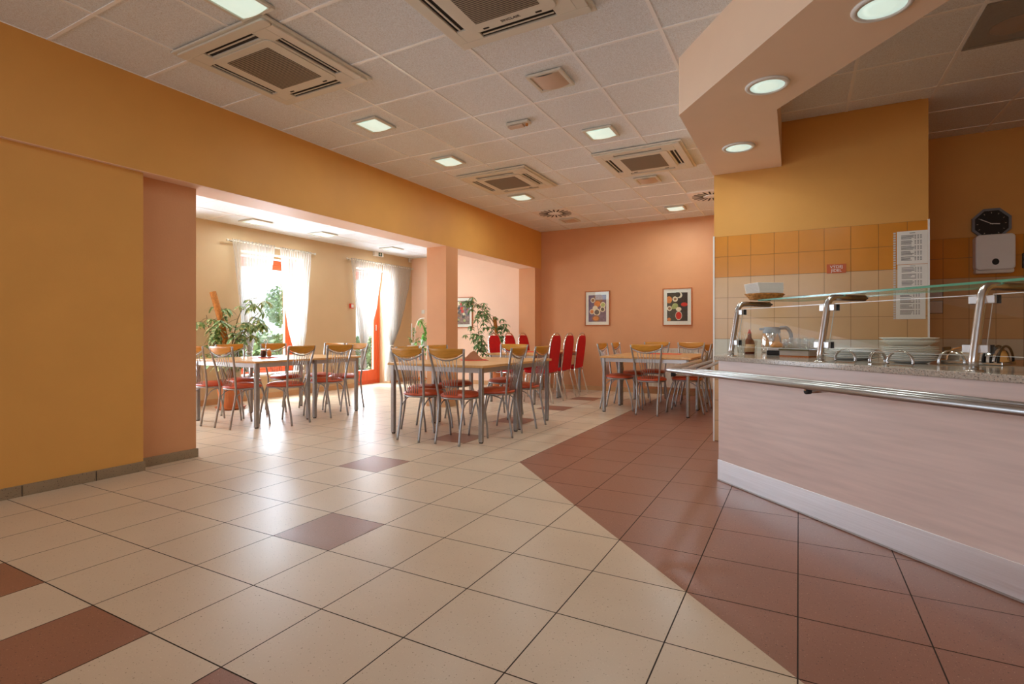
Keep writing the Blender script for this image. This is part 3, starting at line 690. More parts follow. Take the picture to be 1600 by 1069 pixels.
def red_chair():
    t = thing('banquet_chair', 'x', 'chair')
    m = MB(); m.prism(rrect(-0.20, 0.20, -0.19, 0.21, 0.05, 5), 0.445, 0.495); m.build('seat', 'velvet_red', t, bevel=0.018, seg=3)
    # back pad: bullet outline
    def outline(w, z0, z1, n=10):
        pts = [(-w * 0.98, z0), (w * 0.98, z0), (w, z0 + 0.25)]
        hh = z1 - 0.20
        pts += [(w * math.cos(a) ** 0.8 if a < PI / 2 else 0, hh + (z1 - hh) * math.sin(a)) for a in [PI / 2 * k / n for k in range(n)]]
        pts += [(-p[0], p[1]) for p in reversed(pts[3:])]
        pts += [(-w, z0 + 0.25)]
        return pts
    lean = lambda z: -0.185 - (z - 0.45) * 0.13
    po = outline(0.176, 0.455, 1.040)
    # remove handle slot: cap the pad flat below the top arc
    po = [(x, min(z, 1.008)) for x, z in po]
    m = MB(); n = len(po); 
    m.v = [(x, lean(z) + 0.018, z) for x, z in po] + [(x, lean(z) - 0.018, z) for x, z in po]
    m.f = [tuple(range(n)), tuple(reversed(range(n, 2 * n)))] + [(j, i, n + i, n + j) for i, j in ((i, (i + 1) % n) for i in range(n))]; m.mi = [0] * len(m.f)
    m.f = [tuple(reversed(f)) for f in m.f]
    m.build('backrest', 'velvet_red', t, bevel=0.008)
    fo = outline(0.188, 0.455, 1.050, 8)
    right = [p for p in fo if p[0] >= 0 and p[1] > 0.6]; path = [(0.188, 0.46)] + [p for p in fo[2:]] + [(-0.188, 0.46)]
    MB().tube([(x, lean(z), z) for x, z in path], 0.0115, 8).build('back_frame', 'chrome', t, smooth=True)
    for s in (-1, 1):
        MB().tube([(s * 0.186, -0.187, 0.47), (s * 0.182, -0.19, 0.40), (s * 0.19, -0.285, 0.0)], 0.0115, 8).build('leg', 'chrome', t, smooth=True)
        MB().tube([(s * 0.17, -0.10, 0.435), (s * 0.175, 0.14, 0.435), (s * 0.185, 0.165, 0.40), (s * 0.19, 0.20, 0.0)], 0.0115, 8).build('leg', 'chrome', t, smooth=True)
    MB().tube([(-0.175, 0.12, 0.432), (0.175, 0.12, 0.432)], 0.009, 8).tube([(-0.175, -0.12, 0.432), (0.175, -0.12, 0.432)], 0.009, 8).build('seat_frame', 'chrome', t, smooth=True)
    return t
rc = red_chair(); G4 = 'red banquet chairs'
for k, (x, y, rz, lb) in enumerate(((-3.50, 7.43, W_, 'red high-backed chair with its back to the camera side, leftmost of the right-hand three'), (-3.515, 8.0, W_, 'red high-backed chair, the middle one of the right-hand three'),
        (-3.53, 8.6, W_, 'red high-backed chair nearest the back wall in the right-hand three'), (-4.09, 7.43, E_, 'red high-backed chair beside the arching plant, leftmost of the left-hand three'),
        (-4.12, 8.0, E_, 'red high-backed chair facing the others, the middle one of the left-hand three'), (-4.14, 8.56, E_, 'red high-backed chair in front of the pilaster, last of the left-hand three'))):
    if k == 0: rc.location = (x, y, 0); rc.rotation_euler = (0, 0, rz); rc['label'] = lb; rc['group'] = G4
    else: dup(rc, (x, y, 0), rz, lb, G4)

# ================================================================== SERVING COUNTER
P0 = Vector((-0.498, 4.037, 0)); CR = -PI / 4
ue = Vector((1, -1, 0)).normalized(); ne = Vector((1, 1, 0)).normalized()
def lc(x, y, z=0):          # room coordinates -> counter coordinates
    d = Vector((x, y, 0)) - P0; return (d.dot(ue), d.dot(ne), z)
def lc2(x, y): return lc(x, y)[:2]
ct = thing('serving_counter', 'wood-fronted serving counter with a steel kick plate and granite top', 'counter', P0, CR)
SX = 2.9; BK = 0.60
inner = -0.03
def cpoly(off, sideoff, back):
    # counter-clockwise outline; off = overhang at the front, sideoff = at the left side
    xs = -0.505 - sideoff; fsum = 3.539 - off * math.sqrt(2); bsum = 3.539 + back * math.sqrt(2)
    a = lc2(xs, fsum - xs); b = (SX, -off); c = (SX, back); d = lc2(inner, bsum - inner); e = lc2(inner, YP - 0.012); f = lc2(xs, YP - 0.012)
    return [a, b, c, d, e, f]
MB().prism(cpoly(0, 0, BK), 0.0, 0.857).build('front_panel', 'counter_laminate', ct)
kp = MB(); kp.box(-0.012, SX, -0.006, -0.0005, 0.004, 0.150); kp.build('kick_plate', 'steel_brushed', ct, bevel=0.001)
MB().box(-0.012, SX, -0.0075, -0.0065, 0.004, 0.012).build('kick_plate_edge', 'aluminium', ct)
MB().prism(cpoly(0.03, 0.03, BK + 0.03), 0.858, 0.889).build('worktop', 'granite', ct, bevel=0.004)
ZT = 0.8895
tr = thing('tray_rail', 'steel tube tray rail running round the front and side of the counter', 'tray rail', P0, CR)
for d in (0.0, 0.10, 0.20):
    x = -0.85 + d; s_ = 3.149 + d * math.sqrt(2); r = 0.0165 if d == 0 else 0.0125
    end_y = (YP - 0.02) if d > 0.05 else YP + 0.1
    cpt = lc(x, s_ - x, 0.78); e1 = lc(x, end_y if d > 0.15 else YP - 0.02, 0.78); e2 = (SX, cpt[1], 0.78)
    b1 = Vector(cpt) + (Vector(e1) - Vector(cpt)).normalized() * 0.02; b2 = Vector(cpt) + (Vector(e2) - Vector(cpt)).normalized() * 0.02
    MB().tube([e1, b1, cpt, b2, e2], r, 12).build('rail_tube', 'rail_steel', tr, smooth=True)
for sx in (1.02, 2.05):
    b = MB().tube([(sx, 0, 0.752), (sx, -0.245, 0.752)], 0.011, 10).build('bracket', 'steel', tr, smooth=True)
    MB().tube([(sx, -0.245, 0.752), (sx, -0.27, 0.752)], 0.015, 12).build('end_cap', 'rubber', b, smooth=True)
    MB().tube([(sx, -0.2755, 0.756), (sx, -0.2755, 0.770)], 0.006, 8).build('rail_support', 'steel', b)
b = MB().tube([lc(-0.53, 4.06, 0.748), lc(-0.80, 3.985, 0.748)], 0.011, 10).build('bracket', 'steel', tr, smooth=True)
p = lc(-0.80, 3.985, 0.748); q = lc(-0.825, 3.978, 0.748)
MB().tube([p, q], 0.015, 12).build('end_cap', 'rubber', b, smooth=True)

sg = thing('sneeze_guard', 'glass sneeze guard on bent steel posts over the counter', 'sneeze guard', P0 + Vector((0, 0, ZT)), CR)
posts = (0.055, 0.80, 1.584, 2.37); h0 = ZT
for k, sx in enumerate(posts):
    pts = [(sx, 0.057, 0.0), (sx, 0.057, 0.045), (sx, 0.061, 0.065)]
    pts += [(sx, 0.105, 1.19 - h0), (sx, 0.111, 1.218 - h0), (sx, 0.124, 1.243 - h0), (sx, 0.146, 1.256 - h0), (sx, 0.175, 1.258 - h0), (sx, 0.385, 1.258 - h0)]
    po = MB().tube(pts, 0.0185, 14).build('post', 'steel', sg, smooth=True)
    MB().lathe([(0.036, 0.0), (0.036, 0.003), (0.022, 0.006)], 20, (sx, 0.057, 0)).build('flange', 'chrome', po, smooth=True)
    MB().tube([(sx, 0.385, 1.258 - h0), (sx, 0.392, 1.258 - h0), (sx, 0.393, 1.258 - h0), (sx, 0.41, 1.258 - h0)], [0.0185, 0.014, 0.005, 0.005], 10).build('end_plug', 'rubber', po)
    for z in (0.985 - h0, 1.198 - h0):
        yy = 0.061 + (z - 0.065) / (1.19 - h0 - 0.065) * 0.044
        for side in ((-1, 1) if k > 0 else (1,)):
            c = MB().box(*sorted((sx + side * 0.012, sx + side * 0.05)), yy - 0.004, yy + 0.028, z - 0.017, z + 0.017).build('clamp', 'aluminium', sg, bevel=0.002)
            MB().box(*sorted((sx + side * 0.046, sx + side * 0.053)), yy + 0.013, yy + 0.034, z - 0.018, z + 0.018).build('clamp_pad', 'rubber', c)
for a, b in zip(posts[:-1], posts[1:]):
    m = MB(); x0, x1 = a + 0.030, b - 0.030
    za, zb = 0.955 - h0, 1.222 - h0
    f = lambda z: 0.061 + (z - 0.065) / (1.19 - h0 - 0.065) * 0.044 + 0.018
    y0, y1 = f(za), f(zb)
    m.v = [(x0, y0, za), (x1, y0, za), (x1, y1, zb), (x0, y1, zb), (x0, y0 + .006, za), (x1, y0 + .006, za), (x1, y1 + .006, zb), (x0, y1 + .006, zb)]
    m.f = [(0, 1, 2, 3), (7, 6, 5, 4), (0, 4, 5, 1), (3, 2, 6, 7), (0, 3, 7, 4), (1, 5, 6, 2)]; m.mi = [0, 0, 1, 1, 1, 1]
    fg = m.build('front_glass', ['pane', 'edge_pale'], sg)
    MB().box(x0, x1, y1 - 0.0012, y1 - 0.0004, zb - 0.0035, zb).build('polished_edge', 'edge_pale', fg)
    MB().box(x0, x1, y0 - 0.0012, y0 - 0.0004, za, za + 0.0015).build('polished_edge', 'edge_pale', fg)
m = MB(); z0, z1 = 1.2785 - h0, 1.2900 - h0; x0, x1, y0, y1 = 0.10, SX, 0.245, 0.60
m.v = [(x0, y0, z0), (x1, y0, z0), (x1, y1, z0), (x0, y1, z0), (x0, y0, z1), (x1, y0, z1), (x1, y1, z1), (x0, y1, z1)]
m.f = [(3, 2, 1, 0), (4, 5, 6, 7), (0, 1, 5, 4), (1, 2, 6, 5), (2, 3, 7, 6), (3, 0, 4, 7)]; m.mi = [0, 0, 1, 1, 1, 1]
m.build('glass_shelf', ['pane', 'glass_edge'], sg)
ZG = 1.2903

# ---- things on the glass shelf
t = thing('wicker_basket', 'small woven basket on the glass shelf holding white napkins', 'basket', (-0.215, 4.215, ZG), 0.75)
m = MB()
for k in range(7):
    z = 0.004 + k * 0.0058; r = 0.088 + 0.028 * (k / 6)
    m.tube([((r + 0.0035 * math.sin(12 * a + k * PI)) * math.cos(a) * 1.22, (r + 0.0035 * math.sin(12 * a + k * PI)) * math.sin(a) * 0.85, z) for a in [2 * PI * i / 48 for i in range(48)]], 0.0036, 6, closed=True)
m.build('woven_side', 'wicker', t, smooth=True)
MB().lathe([(0.0, 0.001), (0.088, 0.001), (0.088, 0.004), (0.0, 0.004)], 24, sx=1.2, sy=0.85).build('base', 'wicker', t)
t = thing('napkin_stack', 'stack of folded white paper napkins in the woven basket', 'napkins', (-0.215, 4.215, ZG + 0.0445), 0.62)
m = MB()
for k in range(13):
    dx = random.uniform(-.002, .002); m.box(-0.092 + dx - k * 0.0012, 0.088 + dx, -0.088, 0.088 + dx, k * 0.0056, k * 0.0056 + 0.0046)
m.build('folded_napkins', 'paper', t, bevel=0.0015)

def glass(name, x, y, z, r0, r1, h, label, group=None, up=True):
    t = tag(MB().lathe([(0.0, 0.0), (r0, 0.0), (r1, h), (r1 - 0.003, h), (r0 - 0.003, 0.006), (0.0, 0.006)] if up else [(0.0, h), (r0, h), (r1, 0.0), (r1 - 0.003, 0.0), (r0 - 0.003, h - 0.006), (0.0, h - 0.006)][::-1], 20).build(name, 'clear_glass', None, smooth=True), label, 'glass', group)
    t.location = (x, y, z); return t
g1 = glass('drinking_glass', -0.395, 4.50, ZT, 0.028, 0.034, 0.115, 'clear glass holding straws and stirrers behind the first guard post')
for k in range(8):
    a = 2 * PI * k / 8 + 0.3
    o = MB().tube([(0.014 * math.cos(a), 0.014 * math.sin(a), 0.008), (0.030 * math.cos(a), 0.030 * math.sin(a), 0.115), (0.042 * math.cos(a), 0.042 * math.sin(a), 0.145 + 0.012 * (k % 3))], 0.0018, 6).build('stirrer', 'plastic_white', None)
    tag(o, 'thin pale stirrer standing in the glass behind the first guard post', 'stirrer', 'stirrers in the glass'); o.location = (-0.395, 4.50, ZT)
t = thing('sauce_bottle', 'dark brown sauce bottle with a red nozzle cap on the counter', 'bottle', (-0.342, 4.58, ZT))
MB().lathe([(0.0, 0), (0.036, 0), (0.038, 0.006), (0.038, 0.085), (0.030, 0.105), (0.016, 0.125), (0.013, 0.160), (0.0, 0.160)], 24).build('body', 'sauce', t, smooth=True)
MB().lathe([(0.0385, 0.015), (0.0388, 0.075)], 24).build('label', 'label_beige', t, smooth=True)
MB().lathe([(0.014, 0.158), (0.015, 0.165), (0.009, 0.175), (0.007, 0.19), (0.0, 0.192)], 16).build('cap', 'cap_red', t, smooth=True)
glass('drinking_glass', -0.335, 4.90, ZT, 0.026, 0.031, 0.10, 'empty clear glass behind the sauce bottle')
t = thing('coffee_pot', 'glass coffee pot with a grey lid and handle on the counter', 'coffee pot', (-0.20, 4.94, ZT), 0.3)
MB().lathe([(0.0, 0), (0.072, 0), (0.080, 0.01), (0.082, 0.07), (0.078, 0.12), (0.066, 0.16), (0.064, 0.165)], 32).build('body', 'chrome', t, smooth=True)
MB().lathe([(0.066, 0.158), (0.068, 0.17), (0.064, 0.200), (0.058, 0.212), (0.0, 0.214)], 32).build('lid', 'plastic_grey', t, smooth=True)
MB().tube(catm([(0.055, -0.03, 0.205), (0.10, -0.045, 0.205), (0.128, -0.052, 0.17), (0.134, -0.052, 0.12), (0.118, -0.045, 0.085), (0.085, -0.03, 0.068)]), 0.0145, 10).build('handle', 'plastic_grey', t, smooth=True)
MB().prism([(-0.095, 0.01), (-0.06, -0.02), (-0.06, 0.03)], 0.185, 0.205).build('spout', 'plastic_grey', t, bevel=0.004)
t = thing('tea_box', 'small black and pale box with a rounded amber bowl on top, in front of the coffee pot', 'box', (-0.14, 4.37, ZT), -0.4)
MB().box(-0.06, 0.06, -0.04, 0.04, 0, 0.032).build('lower_case', 'plastic_black', t, bevel=0.004)
MB().box(-0.058, 0.058, -0.038, 0.038, 0.0325, 0.058).build('upper_case', 'aluminium', t, bevel=0.006)
t2 = tag(MB().lathe([(0.048, 0.0), (0.046, 0.012), (0.036, 0.028), (0.018, 0.038), (0.0, 0.040)], 24).build('bowl', 'amber', None, smooth=True), 'rounded amber bowl upside down on the small black and pale box', 'bowl'); t2.location = (-0.14, 4.37, ZT + 0.0585)
t['label'] = 'small black and pale box in front of the coffee pot, an amber bowl on top'
t = thing('wooden_tray', 'dark wooden crate tray carrying clear glasses on the counter', 'tray', (0.0, 4.16, ZT), -0.5)
m = MB(); m.box(-0.10, 0.10, -0.065, 0.065, 0.0, 0.008); m.build('base', 'wood_frame', t)
m = MB(); m.box(-0.10, 0.10, -0.065, -0.055, 0.008, 0.05).box(-0.10, 0.10, 0.055, 0.065, 0.008, 0.05).box(-0.10, -0.09, -0.055, 0.055, 0.008, 0.05).box(0.09, 0.10, -0.055, 0.055, 0.008, 0.05)
m.build('side_board', 'spot_grey', t, bevel=0.002)
m = MB(); m.box(-0.104, 0.104, -0.069, -0.0655, 0.042, 0.054).box(-0.104, 0.104, 0.0655, 0.069, 0.042, 0.054); m.build('rim', 'stem', t)
m = MB(); m.box(-0.105, 0.105, -0.07, 0.07, 0.0545, 0.058); m.build('shelf_board', 'stem', t)
rm = Matrix.Rotation(-0.5, 4, 'Z'); gi = 0
for gx in (-0.072, -0.024, 0.024, 0.072):
    for gy in (-0.035, 0.035):
        q = rm @ Vector((gx, gy, 0)); glass('drinking_glass', q.x, 4.16 + q.y, ZT + 0.0585, 0.016, 0.022, 0.068 + 0.006 * (gi % 2), 'small clear glass turned upside down on the wooden tray', 'glasses on the wooden tray', up=False); gi += 1
glass('drinking_glass', 0.135, 4.02, ZT, 0.022, 0.026, 0.07, 'short clear glass between the wooden tray and the second guard post')

def plate_prof(r, deep=0.018):
    return [(0.0, 0.0), (r * 0.55, 0.0), (r * 0.62, 0.004), (r * 0.98, deep), (r, deep + 0.002), (r * 0.97, deep + 0.004), (r * 0.6, 0.008), (0.0, 0.006)]
def stack(x, y, z0, n, r, step, label_fn, group, jit=0.004, deep=0.018, tilt=0.0):
    base = None
    for k in range(n):
        if base is None or True:
            if base is None: o = MB().lathe(plate_prof(r, deep), 40).build('plate', 'porcelain', None, smooth=True); base = o
            else: o = base.copy(); COL.objects.link(o)
        o.location = (x + random.uniform(-jit, jit), y + random.uniform(-jit, jit), z0 + step * k); o.rotation_euler = (random.uniform(-tilt, tilt), random.uniform(-tilt, tilt), 0)
        tag(o, label_fn(k), 'plate', group)
ordl = ['lowest', 'second', 'third', 'fourth', 'fifth', 'sixth', 'seventh', 'eighth', 'ninth']
stack(0.28, 3.85, ZT + 0.001, 6, 0.148, 0.0098, lambda k: 'white plate in the low wide stack beside the second post, %s' % ('topmost' if k == 5 else ordl[k] + ' from the bottom' if k else 'lowest'), 'plates in the low stack', 0.009)
stack(0.535, 3.60, ZT + 0.001, 8, 0.132, 0.0098, lambda k: 'white plate in the tall middle stack, %s' % (ordl[k] + ' from the bottom' if k else 'lowest, on the worktop'), 'plates in the tall stack', 0.003)
stack(0.530, 3.603, ZT + 0.001 + 8 * 0.0098 + 0.012, 2, 0.136, 0.0155, lambda k: 'deep white plate crowning the tall middle stack, %s of two' % ('upper' if k else 'lower'), 'deep plates on the tall stack', 0.002, deep=0.028)
stack(1.065, 3.27, ZT + 0.001, 2, 0.135, 0.0098, lambda k: 'white plate right of the third post, %s one' % ('upper' if k else 'lower'), 'plates right of the third post', 0.006)
def ring(x, y, rz, label, r=0.054):
    t = thing('wire_arch', label, 'wire arch', (x, y, ZT), rz)
    m = MB(); pts = [(r * math.cos(a), 0, 0.0165 + r * math.sin(a)) for a in [math.radians(-12 + 204 * i / 28) for i in range(29)]]
    m.tube(pts, 0.0042, 8); pts = [(p[0], 0.010, p[2]) for p in pts]; m.tube(pts, 0.0042, 8)
    m.build('arch', 'steel', t, smooth=True)
    MB().box(-r, r, -0.004, 0.014, 0.0, 0.003).build('foot', 'steel', t)
ring(0.225, 3.49, -0.55, 'steel wire arch in front of the low plate stack')
ring(0.37, 3.385, 0.75, 'steel wire arch seen edge-on between the two plate stacks', 0.052)
ring(0.445, 3.265, -0.55, 'steel wire arch in front of the tall plate stack', 0.056)
ring(0.685, 3.435, 0.30, 'steel wire arch half hidden by the right side of the tall stack', 0.058)
t = thing('chafing_dish', 'silver roll-top serving dish with dark rails behind the third guard post', 'serving dish', (0.83, 3.635, ZT), -0.55)
m = MB()
def dome(u, v):
    a = PI * v; x = -0.13 + 0.26 * u; k = (1 - abs(2 * u - 1) ** 5) ** 0.4 if 0 < u < 1 else 0
    return (x, -0.085 * math.cos(a) * k, 0.018 + 0.075 * math.sin(a) * k)
m.grid(dome, 16, 12); m.build('lid', 'chrome', t, smooth=True)
MB().box(-0.13, 0.13, -0.088, 0.088, 0.0, 0.018).build('tray', 'steel', t, bevel=0.004)
for k, x in enumerate((0.055, 0.085, 0.115)):
    MB().tube([(x, -0.098 * math.cos(PI * i / 14), 0.012 + 0.085 * math.sin(PI * i / 14)) for i in range(15)], 0.006, 8).build('hoop_rail', 'plastic_black', t, smooth=True)
MB().box(-0.137, -0.131, -0.05, 0.05, 0.05, 0.088).build('end_handle', 'plastic_black', t, bevel=0.003)
t = thing('pot_handle', 'dark bent handle standing up at the back of the worktop on the right', 'handle', (1.09, 3.64, ZT), -0.5)
MB().tube(catm([(-0.048, 0, 0), (-0.046, 0, 0.055), (-0.030, 0, 0.078), (0.030, 0, 0.076), (0.046, 0, 0.055), (0.048, 0, 0)]), 0.0065, 8).build('loop', 'plastic_black', t, smooth=True)
MB().box(-0.06, 0.06, -0.03, 0.03, 0, 0.006).build('lid', 'steel', t, bevel=0.002)

# ================================================================== THINGS ON THE WALLS
yf = YP - 0.001
def sheet(name, x0, x1, z0, z1, rows, label, holes=False, hd=True):
    t = thing(name, label, 'paper sheet', (x0, yf - 0.0015, z0)); w, h = x1 - x0, z1 - z0
    MB().box(0, w, -0.001, 0.001, 0, h).build('page', 'paper', t)
    m = MB()
    if hd: m.box(w * 0.42, w * 0.60, -0.0016, -0.001, h * 0.93, h * 0.945)
    for k in range(rows):
        zz = h * (0.86 - 0.78 * k / rows)
        if k % 5 == 4: continue
        l = random.uniform(0.3, 0.45)
        m.box(w * 0.14, w * (0.14 + l), -0.0016, -0.001, zz, zz + 0.0042)
        for c in (0.58, 0.67, 0.76): m.box(w * c, w * (c + 0.05), -0.0016, -0.001, zz, zz + 0.0042)
    m.build('print', 'ink', t)
    return t
sheet('menu_sheet', 0.728, 0.936, 1.628, 1.905, 24, 'printed price list, top sheet of three taped to the tiles')
sheet('menu_sheet', 0.732, 0.936, 1.425, 1.624, 14, 'printed price list, middle sheet of three taped to the tiles')
sheet('menu_sheet', 0.722, 0.922, 1.168, 1.421, 20, 'printed list behind the glass, lowest sheet of three on the tiles')
t = thing('punched_strip', 'translucent punched edge of the plastic sleeves, left of the printed lists', 'plastic strip', (0.704, yf - 0.001, 1.168))
m = MB()
for k in range(36): m.box(0.0, 0.016, -0.0008, 0.0008, k * 0.0205, k * 0.0205 + 0.014)
m.build('strip', 'paper_grey', t)
t = thing('serving_sign', 'small orange sign reading VÝDEJ JÍDEL on the orange tiles', 'sign', (0.292, yf - 0.002, 1.621))
MB().box(-0.073, 0.073, -0.0012, 0.0012, -0.040, 0.040).build('plate', 'sign_orange', t)
text_mesh('lettering_upper', 'VÝDEJ', 0.036, 'paper', t, (0, -0.0018, 0.014), (PI / 2, 0, 0))
text_mesh('lettering_lower', 'JÍDEL', 0.036, 'paper', t, (0, -0.0018, -0.018), (PI / 2, 0, 0))
# kitchen wall
YK = 6.6715
t = thing('wall_clock', 'octagonal wall clock with a black face above the towel dispenser', 'clock', (1.622, YK, 2.098))
def ngon(r, n=8, ph=PI / 8): return [(r * math.cos(ph + 2 * PI * k / n), r * math.sin(ph + 2 * PI * k / n)) for k in range(n)]
def yprism(poly, y0, y1):
    m = MB(); m.prism([(x, z) for x, z in poly], -y1, -y0); m.xf(Matrix.Rotation(PI / 2, 4, 'X')); return m
o_ = ngon(0.156); i_ = ngon(0.134); m = MB(); n = 8
m.v = [(x, 0, z) for x, z in o_] + [(x, -0.03, z) for x, z in o_] + [(x, -0.03, z) for x, z in i_] + [(x, -0.016, z) for x, z in i_]
for k in range(n):
    j = (k + 1) % n
    for a in range(3): m.f.append((a * n + k, a * n + j, (a + 1) * n + j, (a + 1) * n + k)); m.mi.append(0)
m.build('case', 'plastic_grey', t)
MB().prism(ngon(0.135), -0.0, 0.004).xf(Matrix.Translation((0, -0.018, 0)) @ Matrix.Rotation(PI / 2, 4, 'X')).build('face', 'plastic_black', t)
m = MB()
for k in range(12):
    q = MB().box(-0.003, 0.003, -0.024, -0.0225, 0.098, 0.110); q.xf(Matrix.Rotation(2 * PI * k / 12, 4, 'Y'))
    off = len(m.v); m.v += q.v; m.f += [tuple(i + off for i in f) for f in q.f]; m.mi += q.mi
m.build('hour_mark', 'spot_grey', t)
for nm, ang, L, w in (('minute_hand', 300, 0.095, 0.003), ('hour_hand', 96, 0.062, 0.0035)):
    q = MB().box(-w, w, -0.026, -0.0245, -0.012, L); q.xf(Matrix.Rotation(math.radians(ang), 4, 'Y')); q.build(nm, 'plastic_white', t)
t = thing('towel_dispenser', 'white paper towel dispenser with a dark oval window on the kitchen wall', 'towel dispenser', (1.629, YK, 1.618))
m = MB(); m.prism(rrect(-0.145, 0.145, 0.03, 0.366, 0.035, 5), 0, 0.115); m.xf(Matrix.Rotation(PI / 2, 4, 'X')); m.build('cover', 'plastic_white', t, bevel=0.012, seg=3)
m = MB(); m.prism(rrect(-0.14, 0.14, 0.0, 0.045, 0.015, 4), 0, 0.095); m.xf(Matrix.Rotation(PI / 2, 4, 'X')); m.build('lower_tray', 'plastic_cream', t, bevel=0.006)
m = MB(); m.prism([(0.026 * math.cos(a), 0.105 + 0.030 * math.sin(a)) for a in [2 * PI * i / 20 for i in range(20)]], 0.112, 0.118); m.xf(Matrix.Rotation(PI / 2, 4, 'X')); m.build('level_window', 'plastic_black', t)
for z0, z1, lb in ((1.405, 1.475, 'small framed wall plate by the pier corner, upper one'), (1.245, 1.375, 'small framed wall plate by the pier corner, lower one')):
    t = thing('wall_plate', lb, 'wall plate', (1.135, YK, z0))
    MB().box(0, 0.125, -0.006, 0, 0, z1 - z0).build('frame', 'plastic_black', t, bevel=0.003); MB().box(0.006, 0.119, -0.0075, -0.006, 0.006, z1 - z0 - 0.006).build('plate', 'paper_grey', t)
t = thing('wall_box', 'black wall box at the right edge of the picture on the kitchen wall', 'wall box', (1.845, YK, 1.66))
MB().box(0, 0.16, -0.04, 0, 0, 0.14).build('body', 'plastic_black', t, bevel=0.004)
# framed pictures
def picture(x0, x1, z0, z1, border, dots, base, label, y=YB - 0.001):
    t = thing('framed_picture', label, 'picture', (x0, y, z0)); w, h = x1 - x0, z1 - z0; f = 0.016
    m = MB(); m.box(0, w, -0.022, 0, 0, f).box(0, w, -0.022, 0, h - f, h).box(0, f, -0.022, 0, f, h - f).box(w - f, w, -0.022, 0, f, h - f); m.build('frame', 'wood_frame', t, bevel=0.002)
    MB().box(f, w - f, -0.010, -0.002, f, h - f).build('mount', 'mat_board', t)
    b = border; pr = MB().box(b, w - b, -0.0115, -0.010, b + 0.005, h - b - 0.005, 0)
    cols = [base]; yy = -0.0118
    for (cx, cz, r, c, e) in dots:
        if c not in cols: cols.append(c)
        px, pz = b + (w - 2 * b) * cx, b + (h - 2 * b) * cz
        pts = [(px + r * math.cos(2 * PI * i / 20), yy, pz + r * e * math.sin(2 * PI * i / 20)) for i in range(20)]
        pts = [(min(max(p[0], b), w - b), p[1], min(max(p[2], b), h - b)) for p in pts]
        pr.face(pts, cols.index(c)); yy -= 0.00012
    pr.build('print', cols, t)
    MB().box(f, w - f, -0.0200, -0.0185, f, h - f).build('glazing', 'pane', t)
mat('art_purple', srgb(110, 92, 120), 0.5, noise=0.3, nscale=20); mat('art_dark', srgb(38, 44, 44), 0.5, noise=0.5, nscale=24)
mat('art_brown', srgb(150, 100, 70), 0.5, noise=0.2, nscale=20); mat('art_orange', srgb(226, 130, 60), 0.5, noise=0.15, nscale=20); mat('art_cream', srgb(236, 220, 190), 0.5, noise=0.1, nscale=30)
mat('art_red', srgb(214, 40, 30), 0.5, noise=0.1, nscale=30); mat('art_green', srgb(170, 176, 110), 0.5, noise=0.2, nscale=20); mat('art_grey', srgb(96, 86, 86), 0.5, noise=0.2, nscale=20)
mat('art_mixed', srgb(140, 110, 104), 0.5, noise=0.5, nscale=26)
picture(-3.473, -2.997, 1.181, 1.817, 0.07, [(.55, .85, .09, 'art_brown', 1), (.25, .80, .045, 'art_cream', 1), (.25, .80, .030, 'art_brown', 1), (.5, .66, .062, 'art_orange', .9), (.82, .62, .05, 'art_cream', 1.1), (.82, .62, .036, 'art_green', 1.1),
    (.38, .5, .05, 'art_cream', 1), (.20, .38, .048, 'art_cream', 1), (.20, .38, .034, 'art_orange', 1), (.48, .36, .065, 'art_cream', 1), (.48, .36, .045, 'art_grey', 1), (.80, .46, .048, 'art_cream', 1), (.80, .46, .033, 'art_grey', 1), (.42, .13, .075, 'art_brown', .8), (.42, .13, .055, 'art_orange', .7)],
    'art_purple', 'framed print of spice bowls on a violet ground, on the salmon wall')
picture(-2.059, -1.572, 1.173, 1.814, 0.074, [(.10, .75, .05, 'art_orange', 1.2), (.40, .77, .045, 'art_cream', 1), (.40, .77, .022, 'art_brown', 1), (.60, .90, .05, 'art_cream', 1), (.52, .92, .045, 'art_dark', 1), (.84, .58, .055, 'art_red', .6), (.12, .45, .042, 'art_cream', 1), (.12, .45, .024, 'art_brown', 1), (.40, .53, .05, 'art_green', 1),
    (.57, .42, .045, 'art_cream', .8), (.30, .48, .035, 'art_green', .8), (.57, .20, .056, 'art_cream', 1.35), (.57, .20, .048, 'art_red', 1.35), (.10, .07, .03, 'art_orange', 1)],
    'art_dark', 'framed print of halved fruit with a red melon on black, on the salmon wall')
random.seed(21)
picture(-6.42, -5.93, 1.155, 1.797, 0.07, [(random.uniform(.05, .95), random.uniform(.05, .95), random.uniform(.015, .04), random.choice(['art_dark', 'art_red', 'art_green', 'art_cream', 'art_brown', 'art_purple']), 1) for _ in range(46)],
    'art_mixed', 'framed print of mixed berries and leaves beyond the column')
# radiator
t = thing('radiator', 'white panel radiator under the melon picture behind the far table', 'radiator', (-2.33, YB - 0.055, 0.13))
m = MB(); Lr = 1.58
m.box(0, Lr, -0.05, 0.0, 0.0, 0.02).box(0, Lr, -0.05, 0.0, 0.635, 0.655)
for k in range(47): m.box(0.005 + k * Lr / 47, 0.024 + k * Lr / 47, -0.05, -0.038, 0.02, 0.635)
m.box(0, Lr, -0.038, -0.03, 0.02, 0.635).box(0, Lr, -0.010, -0.002, 0.02, 0.635); m.build('panel', 'radiator', t)
m = MB(); m.box(0, Lr, -0.055, 0.0, 0.6555, 0.662); m.build('top_grille', 'radiator', t)
m = MB(); m.box(0.2, 0.23, 0.0, 0.053, 0.5, 0.6).box(1.3, 1.33, 0.0, 0.053, 0.5, 0.6); m.build('bracket', 'radiator', t)
